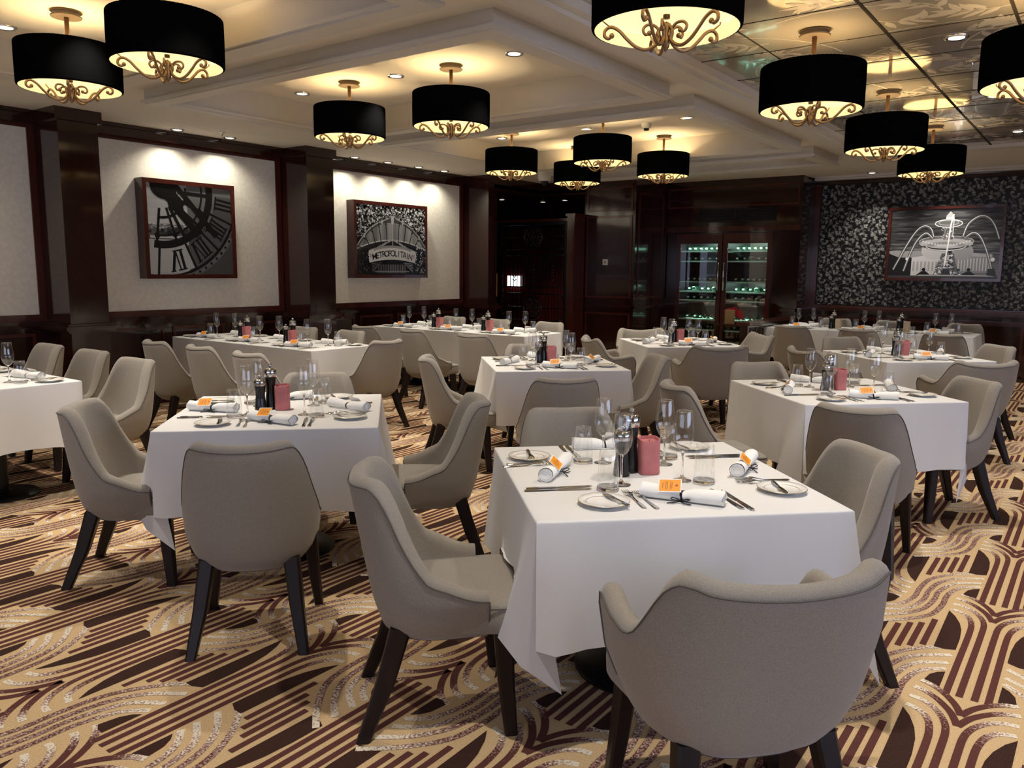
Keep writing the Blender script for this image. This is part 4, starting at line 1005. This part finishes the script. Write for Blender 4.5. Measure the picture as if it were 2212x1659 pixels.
# ------------------------------------------------------------------ tables and cloths
def make_table(name, hx, hy, rb):
    t = empty(name); tag(t, 'x', 'table')
    MB().box(-hx, hx, -hy, hy, .715, .743).build('tabletop', M['leg'], t, smooth=False)
    MB().lathe([(.045, .02), (.045, .70), (.12, .715)], n=24).build('column', M['black'], t, sharp=40)
    MB().lathe([(0, 0), (rb, 0), (rb, .008), (rb-.01, .016), (.06, .028), (.045, .05)], n=48).build('base', M['black'], t, sharp=40)
    return t
def cloth_mesh(hx, hy, drop, corners, opens=(), seed=0, tips={}):
    rn = random.Random(seed); h = .7505
    C = [(-hx, -hy), (hx, -hy), (hx, hy), (-hx, hy)]; NM = [(0, -1), (1, 0), (0, 1), (-1, 0)]; DR = [(1, 0), (0, 1), (-1, 0), (0, -1)]
    ph = [[rn.uniform(0, 6.28) for _ in range(3)] for _ in range(4)]
    def side_pt(k, e, s):
        """e = distance from corner k along side k"""
        Ls = 2*(hx if k % 2 == 0 else hy); n, d = NM[k], DR[k]
        if k in opens: return (C[k][0]+d[0]*e+n[0]*.001, C[k][1]+d[1]*e+n[1]*.001, h-.004*s)
        out = .006+.022*s+.010*s*math.sin(e*2*PI/.41+ph[k][0])+.004*s*math.sin(e*2*PI/.17+ph[k][1])
        c0, c1 = corners[k], corners[(k+1) % 4]
        b = .075; e0 = e; sh = 0
        if c0[0] == 'n': sh += .11*c0[1]*s**1.1*math.exp(-e/.16)
        if c1[0] == 'p': sh -= .11*c1[1]*s**1.1*math.exp(-(Ls-e)/.16)
        if c0[0] == 'n': out += b*c0[1]*s**1.15*math.exp(-(e/.15)**2)
        elif c0[0] == 'p': out += .02*s*math.exp(-(e/.1)**2)
        if c1[0] == 'p': out += b*c1[1]*s**1.15*math.exp(-((Ls-e)/.15)**2)
        elif c1[0] == 'n': out += .02*s*math.exp(-((Ls-e)/.1)**2)
        dz = 0
        if c0[0] == 'n': dz += .03*s*math.exp(-(e/.12)**2)
        if c1[0] == 'p': dz += .03*s*math.exp(-((Ls-e)/.12)**2)
        return (C[k][0]+d[0]*(e+sh)+n[0]*out, C[k][1]+d[1]*(e+sh)+n[1]*out, h-.006-drop*s-dz*.6+.004*s*math.sin(e*9+ph[k][2]))
    stations = []
    for k in range(4):
        P = C[k]; na, nb = NM[k-1], NM[k]; da, db = DR[k-1], DR[k]; m, amt = corners[k][:2]; dg = ((na[0]+nb[0]), (na[1]+nb[1]))
        def mk(ox, oy, dz, P=P): return lambda s: (P[0]+.005*dg_[0]+ox*s**1.1, P[1]+.005*dg_[1]+oy*s**1.1, h-.006-dz*s)
        def fn(ox, oy, dz, P=P, dg=dg): return lambda s: (P[0]+.005*dg[0]+ox*s**1.1, P[1]+.005*dg[1]+oy*s**1.1, h-.006-dz*s)
        tz = drop*1.40 if len(corners[k]) < 3 else corners[k][2]
        if m == 'c':       # plain cone of cloth
            w = .05*amt
            stations += [fn(na[0]*.02, na[1]*.02, drop), fn(dg[0]*.05*amt, dg[1]*.05*amt, tz), fn(nb[0]*.02, nb[1]*.02, drop)]
        elif m == 'p':
            R = (na[0]*.10*amt-da[0]*.11*amt, na[1]*.10*amt-da[1]*.11*amt); T = (db[0]*.095+dg[0]*.01, db[1]*.095+dg[1]*.01)
            stations.append(fn(R[0], R[1], drop*1.02))
            stations.append(fn(R[0]*.66+T[0]*.34+nb[0]*.03, R[1]*.66+T[1]*.34+nb[1]*.03, drop+(tz-drop)*.5))
            stations.append(fn(T[0], T[1], tz)); stations.append(fn(nb[0]*.018, nb[1]*.018, drop*.995))
        else:
            R = (nb[0]*.10*amt+db[0]*.11*amt, nb[1]*.10*amt+db[1]*.11*amt); T = (-da[0]*.06+dg[0]*.02, -da[1]*.06+dg[1]*.02)
            stations.append(fn(na[0]*.018, na[1]*.018, drop*.995)); stations.append(fn(T[0], T[1], tz))
            stations.append(fn(R[0]*.66+T[0]*.34+na[0]*.03, R[1]*.66+T[1]*.34+na[1]*.03, drop+(tz-drop)*.5))
            stations.append(fn(R[0], R[1], drop*1.02))
        Ls = 2*(hx if k % 2 == 0 else hy); NS = 20
        for i in range(1, NS):
            e = Ls*i/NS; stations.append(lambda s, k=k, e=e: side_pt(k, e, s))
    N = len(stations); rings = []
    base = [f(0) for f in stations]
    rings.append([(x*.955, y*.955, h) for x, y, z in base]); rings.append([(x*.990, y*.990, h) for x, y, z in base]); rings.append([(x*.998, y*.998, h-.0018) for x, y, z in base])
    for s in (0, .02, .05, .11, .2, .32, .45, .6, .74, .87, .97, 1.0): rings.append([f(s) for f in stations])
    vs = [p for r in rings for p in r]; fs = [tuple(range(N))]
    for j in range(len(rings)-1):
        for i in range(N): fs.append((j*N+i, j*N+(i+1) % N, (j+1)*N+(i+1) % N, (j+1)*N+i))
    return MB().add(vs, fs)
def drape(mb, cx, cy, rot, hx=.508, hy=.508):
    out = []; ca, sa = math.cos(rot), math.sin(rot)
    for x, y, z in mb.v:
        if math.hypot(abs(x)-hx, abs(y)-hy) < .24: out.append((x, y, z)); continue
        wx, wy = cx+x*ca-y*sa, cy+x*sa+y*ca
        for sx, sy, f, hw in SEATS:
            dx, dy = wx-sx, wy-sy; fy = dx*math.cos(f)+dy*math.sin(f); fx = dx*math.sin(f)-dy*math.cos(f)
            if abs(fx) < hw+.02 and -.2 < fy < .30: z = max(z, .470 if abs(fx) < hw else .45)
        out.append((x, y, z))
    mb.v = out; return mb
sqt = Stamp(make_table('square_table', .50, .50, .26))
CORN = {'T1': [('p', 1.0, .545), ('c', 1.6, .55), ('n', 1, .55), ('p', .55, .52)], 'T2': [('p', 1.3, .56), ('n', 1.4, .50), ('p', .8, .5), ('n', 1, .55)],
        'T5': [('p', 1.0, .45), ('n', .8, .5), ('p', 1, .5), ('n', 1, .45)], 'T6': [('p', .9, .5), ('n', 1, .5), ('c', 1, .5), ('n', .9, .5)],
        'T7': [('p', 1.0, .60), ('n', 1.7, .60), ('c', 1, .5), ('n', .5, .52)], 'T8': [('p', .8, .5), ('c', 1, .5), ('p', 1, .5), ('n', 1, .5)]}
HZ = .508
for i, k in enumerate(('T1', 'T2', 'T5', 'T6', 'T7', 'T8')):
    cx, cy, nm = TN[k]
    sqt.put((cx, cy, 0), PI/4, 'black pedestal base and top hidden under the cloth of %s' % nm, 'square dining tables')
    o = drape(cloth_mesh(HZ, HZ, .395, CORN[k], seed=i+1), cx, cy, PI/4).build('tablecloth', M['cloth'], sharp=70); o.location = (cx, cy, 0); o.rotation_euler = (0, 0, PI/4)
    tag(o, 'white linen cloth draped over %s' % nm, 'tablecloth', 'white tablecloths')
for i, (k, (cx, cy, pw, nm, n)) in enumerate(LONG.items()):
    st_ = Stamp(make_table('rectangular_table', pw/2-.003, .37, .22))
    for j in range(n):
        x = cx-pw*j; word = ('right', 'middle', 'left')[j] if n == 3 else ('right', 'left')[j]
        st_.put((x, cy, 0), 0, 'black pedestal table under the %s cloth of %s' % (word, nm), 'tables pushed together in rows')
        op = set()
        if j < n-1: op.add(3)
        if j > 0: op.add(1)
        L_ = ('c', 1.7, .50) if j < n-1 else ('p', .6, .5)
        R_ = ('c', 1.3, .46) if j > 0 else ('n', .6, .52)
        cr = [L_, R_, ('c', .4, .42) if j > 0 else ('p', .7, .5), ('c', .4, .42)]
        o = drape(cloth_mesh(pw/2+(.006 if not op else .0), .378, .395, cr, op, seed=20+i*4+j), x, cy, 0, pw/2, .378).build('tablecloth', M['cloth'], sharp=70); o.location = (x, cy, 0)
        tag(o, 'white linen cloth on the %s section of %s' % (word, nm), 'tablecloth', 'white tablecloths')

# ------------------------------------------------------------------ tableware prototypes (z = 0 on the cloth)
ZT_ = .7512
wg = empty('wine_glass'); tag(wg, 'x', 'wine glass')
MB().lathe([(.0035, .104), (.012, .109), (.024, .122), (.033, .142), (.0365, .163), (.036, .185), (.0325, .215), (.0285, .252), (.0278, .254), (.0275, .252)], n=32).build('bowl', M['glass'], wg)
MB().lathe([(0, 0), (.033, 0), (.0345, .0015), (.033, .003), (.018, .006), (.008, .012), (.0045, .022), (.0036, .045), (.0036, .085), (.0052, .10), (.0075, .108), (0, .112)], n=24).build('stem', M['solid'], wg)
WG = Stamp(wg)
tb = empty('tumbler'); tag(tb, 'x', 'tumbler')
MB().lathe([(.0375, .012), (.0365, .06), (.0335, .105), (.0305, .141), (.030, .1415), (.0295, .140)], n=32).build('wall', M['glass'], tb)
MB().lathe([(0, 0), (.034, 0), (.0385, .004), (.0380, .013), (.034, .0155), (0, .0125)], n=32).build('base', M['solid'], tb)
TB = Stamp(tb)
pt = empty('bread_plate'); tag(pt, 'x', 'plate')
MB().lathe([(0, .002), (.045, .002), (.048, 0), (.050, .003), (.066, .009), (.082, .0135), (.0835, .0145), (.082, .0155), (.064, .0115), (.056, .0085), (.050, .0065), (0, .0065)], n=48).build('dish', M['china'], pt)
mb = MB(); mb.lathe([(.0822, .0162), (.0838, .0152), (.0842, .0142)], n=48); mb.lathe([(.0575, .0098), (.0590, .0104)], n=48); mb.build('gold_rim', M['gold'], pt)
PT = Stamp(pt)
def flat_tool(name, outline, th, curve):
    """outline: list of (y, half width); flat bar following z = curve(y)"""
    vs = []; fs = []
    for y, w in outline:
        z = curve(y)
        for sx in (-1, 1): vs.append((sx*w, y, z))
        for sx in (1, -1): vs.append((sx*w*.75, y, z+th))
    n = len(outline)
    for i in range(n-1):
        for k in range(4): fs.append((i*4+k, i*4+(k+1) % 4, (i+1)*4+(k+1) % 4, (i+1)*4+k))
    fs += [(3, 2, 1, 0), tuple((n-1)*4+k for k in range(4))]
    return MB().add(vs, fs)
kn = empty('table_knife'); tag(kn, 'x', 'knife')
flat_tool('k', [(-.118, .006), (-.112, .0085), (-.09, .0088), (-.05, .0075), (-.012, .0055)], .0035, lambda y: .001).build('handle', M['steel'], kn, sharp=30)
flat_tool('k', [(-.012, .0055), (-.002, .0085), (.04, .0095), (.08, .0095), (.105, .0075), (.116, .002)], .0012, lambda y: .0022).build('blade', M['steel'], kn, sharp=30)
KN = Stamp(kn)
bk = empty('butter_knife'); tag(bk, 'x', 'butter knife')
flat_tool('k', [(-.082, .005), (-.076, .0075), (-.04, .0065), (-.005, .0045)], .003, lambda y: .0).build('handle', M['steel'], bk, sharp=30)
flat_tool('k', [(-.005, .0045), (.005, .009), (.04, .0105), (.065, .009), (.078, .002)], .0012, lambda y: .001).build('blade', M['steel'], bk, sharp=30)
BK = Stamp(bk)
fk = empty('dinner_fork'); tag(fk, 'x', 'fork')
cv = lambda y: .0015+.0095*math.exp(-((y-.035)/.022)**2)+.003*max(0, (y-.06)/.04)
flat_tool('f', [(-.102, .006), (-.096, .0085), (-.06, .007), (-.01, .0038), (.02, .0042), (.034, .009), (.042, .0128), (.052, .013)], .0024, cv).build('handle', M['steel'], fk, sharp=30)
for i in range(4):
    x = -.0105+.007*i; mb = MB(); mb.tube([(x, .05, cv(.05)+.001), (x, .07, cv(.07)+.001), (x*.95, .098, cv(.098)+.001)], [.0019, .0018, .0008], 6); mb.build('tine', M['steel'], fk)
FK = Stamp(fk)
def napkin(seed):
    rn = random.Random(seed); t = empty('rolled_napkin'); tag(t, 'x', 'napkin')
    L = .135; vs = []; fs = []; nl, na = 26, 28
    def rad(u): return .0235+.0035*abs(u)**1.5-.0062*math.exp(-(u/.16)**2)
    for i in range(nl+1):
        u = -1+2*i/nl; r = rad(u)
        for k in range(na):
            a = 2*PI*k/na; q = r*(1+.05*math.sin(2*a+seed))*(1.0 if math.sin(a) > -.2 else .93)
            vs.append((L*u+.004*math.cos(3*a)*(abs(u) > .95), q*math.cos(a)*1.12, r*.9+q*math.sin(a)))
    for i in range(nl):
        for k in range(na): fs.append((i*na+k, i*na+(k+1) % na, (i+1)*na+(k+1) % na, (i+1)*na+k))
    mb = MB(); mb.add(vs, fs)
    for s in (-1, 1):       # spiral layers of the roll at both ends
        r0 = rad(1); pts = []
        for k in range(60):
            f = k/59; a = .6+f*4.6*PI; r = r0*(.93-.62*f); pts.append((L*s*(1-.0), r*math.cos(a)*1.1, r0*.9+r*math.sin(a)))
        n = len(pts); v2 = []
        for p in pts: v2 += [p, (p[0]-s*.03, p[1], p[2])]
        mb.add(v2, [(2*i, 2*i+1, 2*i+3, 2*i+2) for i in range(n-1)])
        c = [(L*s-s*.003, r0*.9*math.cos(a)*1.1, r0*.9+r0*.9*math.sin(a)) for a in [2*PI*k/20 for k in range(20)]]; mb.add(c, [tuple(range(20))])
    # loose flap of the outer layer
    fl = [(L*(-1+2*i/10), .026+.004*math.sin(i*1.3+seed), .002) for i in range(11)]; f2 = [(p[0]*.97, .012, .004+.0*i) for i, p in enumerate(fl)]
    mb.add(fl+f2, [(i, i+1, 12+i, 11+i) for i in range(10)]); mb.build('cloth_roll', M['napkin'], t, sharp=60)
    r = rad(0)+.0012; mb = MB(); ring = [(.002*math.sin(a*2), r*1.12*math.cos(a), (r-.001)*.9+r*math.sin(a)+.001) for a in [2*PI*k/28 for k in range(28)]]
    v = []
    for p in ring: v += [(p[0]-.004, p[1], p[2]), (p[0]+.004, p[1], p[2])]
    mb.add(v, [(2*i, 2*i+1, (2*i+3) % 56, (2*i+2) % 56) for i in range(28)])
    for s in (-1, 1):
        lp = [(s*(.004+.030*math.sin(f*PI)), -.028-.020*f*(1-f)*4*.4-.006*math.sin(f*PI), .006+.010*math.sin(f*PI)) for f in [k/10 for k in range(11)]]
        lp = [(s*.03*math.sin(PI*f), -.028-.022*math.sin(2*PI*f)*.5-.008*math.sin(PI*f), .008+.008*math.sin(PI*f)) for f in [k/12 for k in range(13)]]
        mb.tube(lp, .0019, 5); mb.tube([(0, -.028, .006), (s*.015, -.042, .004), (s*.038, -.050+.006*s, .003)], .0019, 5)
    rb = mb.build('ribbon', M['ribbon'], t)
    mb = MB(); cw, chh = .038, .026; ca = .12
    def P(a, b, dz):
        a, b = a*math.cos(ca)-b*math.sin(ca), a*math.sin(ca)+b*math.cos(ca)
        return (-.040+a, -.012+b*.74-dz*.67, .0505+b*.67+dz*.74)
    def rc(a0, a1, b0, b1, dz, mi): mb.add([P(a0, b0, dz), P(a1, b0, dz), P(a1, b1, dz), P(a0, b1, dz)], [(0, 1, 2, 3)], mi)
    rc(-cw, cw, -chh, chh, 0, 0); rc(-cw, cw, -chh, chh, -.0006, 0); rc(-cw+.0035, cw-.0035, -chh+.0035, chh-.0035, .0003, 1)
    for i, (a, w) in enumerate(((-.024, .011), (-.014, .016), (-.009, .014), (.001, .016), (.006, .012))): rc(a, a+.0022, -w, w, .0006, 2)
    mb.add([P(.022+.005*math.cos(q*PI/6), .005*math.sin(q*PI/6), .0006) for q in range(12)], [tuple(range(12))], 2)
    mb.build('menu_card', M['card'], t, smooth=False)
    return t
NK = [Stamp(napkin(1)), Stamp(napkin(4))]
def candle_proto(m):
    t = empty('pillar_candle'); tag(t, 'x', 'candle')
    mb = MB(); n = 40; vs = []; fs = []
    prof = [(0, .002, 0), (.9, 0, 0), (1, .003, 0), (1, .07, 0), (1, .125, 1), (.96, .1315, 1), (.88, .131, 1), (.82, .120, 1), (0, .115, 0)]
    for f, z, wv in prof:
        for k in range(n):
            a = 2*PI*k/n; sp = lambda w: math.copysign(abs(w)**.45, w)
            vs.append((.0375*f*sp(math.cos(a)), .0375*f*sp(math.sin(a)), z+wv*.004*math.sin(a+.7)))
    for j in range(len(prof)-1):
        for k in range(n): fs.append((j*n+k, j*n+(k+1) % n, (j+1)*n+(k+1) % n, (j+1)*n+k))
    mb.add(vs, fs); mb.build('wax', m, t, sharp=60)
    MB().tube([(0, 0, .115), (.001, 0, .122), (.003, .001, .127)], .0012, 6).build('wick', M['wick'], t); return t
CN = Stamp(candle_proto(M['pink'])); CT = Stamp(candle_proto(M['tan']))
def mill_proto(h, nm):
    t = empty(nm); tag(t, 'x', 'mill'); k = h/.238
    MB().lathe([(0, 0), (.030, 0), (.031, .004), (.030, .03), (.0255, .075), (.0235, .10), (.0255, .135), (.029, .168), (.029, .170), (0, .170)], n=28).xf(Matrix.Diagonal((1, 1, k, 1))).build('body', M['mill'], t, sharp=50)
    MB().lathe([(.029, .170), (.0315, .172), (.0325, .19), (.0315, .205), (.026, .214), (.008, .217), (0, .217)], n=28).xf(Matrix.Diagonal((1, 1, k, 1))).build('head', M['steel'], t, sharp=50)
    MB().lathe([(.005, .215), (.0045, .220), (.0085, .224), (.0105, .231), (.0085, .238), (0, .2405)], n=18).xf(Matrix.Diagonal((1, 1, k, 1))).build('knob', M['steel'], t); return t
PM = Stamp(mill_proto(.242, 'pepper_mill')); SM = Stamp(mill_proto(.185, 'salt_mill'))
def place(st, T, gx, gy, sa, label, group, yawx=0.0, dz=0.0):
    """T=(cx, cy, rot) of the table; sa = rotation of the guest's side; (gx, gy) in that guest's frame"""
    x = gx*math.cos(sa)-gy*math.sin(sa); y = gx*math.sin(sa)+gy*math.cos(sa)
    r = T[2]; wx = T[0]+x*math.cos(r)-y*math.sin(r); wy = T[1]+x*math.sin(r)+y*math.cos(r)
    return st.put((wx, wy, ZT_+dz), r+sa+yawx, label, group)
rj = random.Random(17)
def setting(T, sa, where, S, nk=0, jit=.008):
    J = lambda: rj.uniform(-jit, jit)
    px, py = S['plate']; place(PT, T, px+J(), py+J(), sa, 'white gold-rimmed bread plate at %s' % where, 'bread plates')
    a = S.get('bka', .15)+rj.uniform(-.1, .1); place(BK, T, px+S.get('bkx', .035), py+.01, sa, 'butter knife on the plate at %s' % where, 'butter knives', a, .0150)
    fx, fy = S['fork']
    place(FK, T, fx+J()*.3, fy+J(), sa, 'outer fork at %s' % where, 'forks', S.get('fa', .05)); place(FK, T, fx+.034, fy-.012+J(), sa, 'inner fork at %s' % where, 'forks', S.get('fa', .05)+.03)
    kx, ky = S['knife']
    place(KN, T, kx, ky+J(), sa, 'inner knife at %s' % where, 'table knives', S.get('ka', .03)); place(KN, T, kx+.030, ky-.008+J(), sa, 'outer knife at %s' % where, 'table knives', S.get('ka', .03)-.03)
    nx, ny = S['nap']; place(NK[nk % 2], T, nx+J(), ny+J(), sa, 'ribbon-tied white napkin at %s' % where, 'rolled napkins', S.get('na', -.58)+rj.uniform(-.12, .12))
    tx, ty = S['tum']; place(TB, T, tx+J(), ty+J(), sa, 'clear tumbler at %s' % where, 'tumblers')
    wx, wy = S['wine']; place(WG, T, wx+J(), wy+J(), sa, 'stemmed wine glass at %s' % where, 'wine glasses')
SQ = dict(plate=(-.275, -.375), fork=(-.152, -.335), knife=(.158, -.35), nap=(.005, -.345), tum=(-.205, -.195), wine=(-.145, -.130))
for k in ('T1', 'T2', 'T5', 'T6', 'T7', 'T8'):
    cx, cy, nm = TN[k]; T = (cx, cy, PI/4)
    for i, (sd, sa) in enumerate((('front', 0), ('right', PI/2), ('back', PI), ('left', -PI/2))):
        S = dict(SQ)
        if k == 'T1':
            if sd == 'front': S.update(plate=(-.265, -.36), bkx=.04, bka=.18, fork=(-.150, -.315), nap=(.01, -.345), na=-.62, knife=(.155, -.345), ka=.06, tum=(-.203, -.192), wine=(-.140, -.137))
            if sd == 'left': S.update(plate=(-.295, -.405), bkx=.0, bka=-1.55, nap=(-.055, -.335), na=PI-.50, knife=(.146, -.365), fork=(-.205, -.41), tum=(-.21, -.20), wine=(-.187, -.126))
            if sd == 'right': S.update(plate=(-.281, -.385), bkx=.0, bka=1.3, nap=(.03, -.395), na=-.55, knife=(.226, -.35), fork=(-.165, -.375), fa=-.1, tum=(-.142, -.164), wine=(-.102, -.089))
            if sd == 'back': S.update(plate=(-.302, -.404), nap=(.06, -.44), na=.12, knife=(.20, -.38), fork=(-.15, -.36), tum=(-.161, -.233), wine=(-.114, -.138))
        if k == 'T2':
            if sd == 'back': S.update(na=PI+.2)
            if sd == 'right': S.update(na=.9)
            if sd == 'left': S.update(na=1.2)
        setting(T, sa, 'the %s place of %s' % (sd, nm), S, i)
    place(CN, T, .004, .02, 0, 'pink square pillar candle in the centre of %s' % nm, 'pink candles')
    place(PM, T, -.058, .045, 0, 'tall black and steel pepper mill beside the candle on %s' % nm, 'pepper mills')
    place(SM, T, -.105, -.005, 0, 'shorter black and steel salt mill beside the candle on %s' % nm, 'salt mills')
LS = dict(plate=(-.26, -.235), fork=(-.155, -.225), knife=(.155, -.235), nap=(.0, -.215), na=.25, tum=(-.13, -.085), wine=(-.045, -.062), bka=.3)
for k, (cx, cy, pw, nm, n) in LONG.items():
    for j in range(n):
        T = (cx-pw*j, cy, 0); word = ('right', 'middle', 'left')[j] if n == 3 else ('right', 'left')[j]
        for sd, sa in (('near', 0), ('far', PI)):
            S = dict(LS)
            if sd == 'far': S.update(wine=(-.115, -.05), tum=(-.20, -.09))
            setting(T, sa, 'the %s %s place, %s' % (sd, word, nm.replace('the long table', 'long table')), S, j+(sd == 'far'))
        if j < n-1:
            T2 = (cx-pw*(j+.5), cy, 0); w2 = ('right', 'left')[j] if n == 3 else 'right'
            place(CT if k == 'T9' else CN, T2, .05, -.03, 0, '%s square pillar candle on %s, %s one' % ('beige' if k == 'T9' else 'pink', nm, w2), 'pillar candles on the long tables')
            place(PM, T2, -.03, .04, 0, 'tall pepper mill beside the %s candle of %s' % (w2, nm), 'pepper mills')
            place(SM, T2, -.045, -.035, 0, 'short salt mill beside the %s candle of %s' % (w2, nm), 'salt mills')
T2C = [o for o in bpy.data.objects if o.get('label') == 'white linen cloth draped over the left front table'][0]
w = Vector((-3.475, 1.945, .235)); d = w-Vector(T2C.location); a = -PI/4
lx, ly = d.x*math.cos(a)-d.y*math.sin(a), d.x*math.sin(a)+d.y*math.cos(a)
cu = MB(); cu.add([(-.030, -.004, .03), (.028, -.004, .02), (.036, -.004, -.045), (-.022, -.004, -.035)], [(0, 1, 2, 3)], 0); cu.add([(-.020, -.005, .022), (.002, -.005, .018), (.004, -.005, -.012), (-.018, -.005, -.008)], [(0, 1, 2, 3)], 1)
lt = cu.build('care_tag', [M['card'][0], mat('grey_print', (.25, .25, .27), .6)], T2C, smooth=False); lt.location = (lx, ly, .235); lt['label'] = 'small white laundry tag with grey print'
# laundry tag on the hanging cloth corner of the left front table
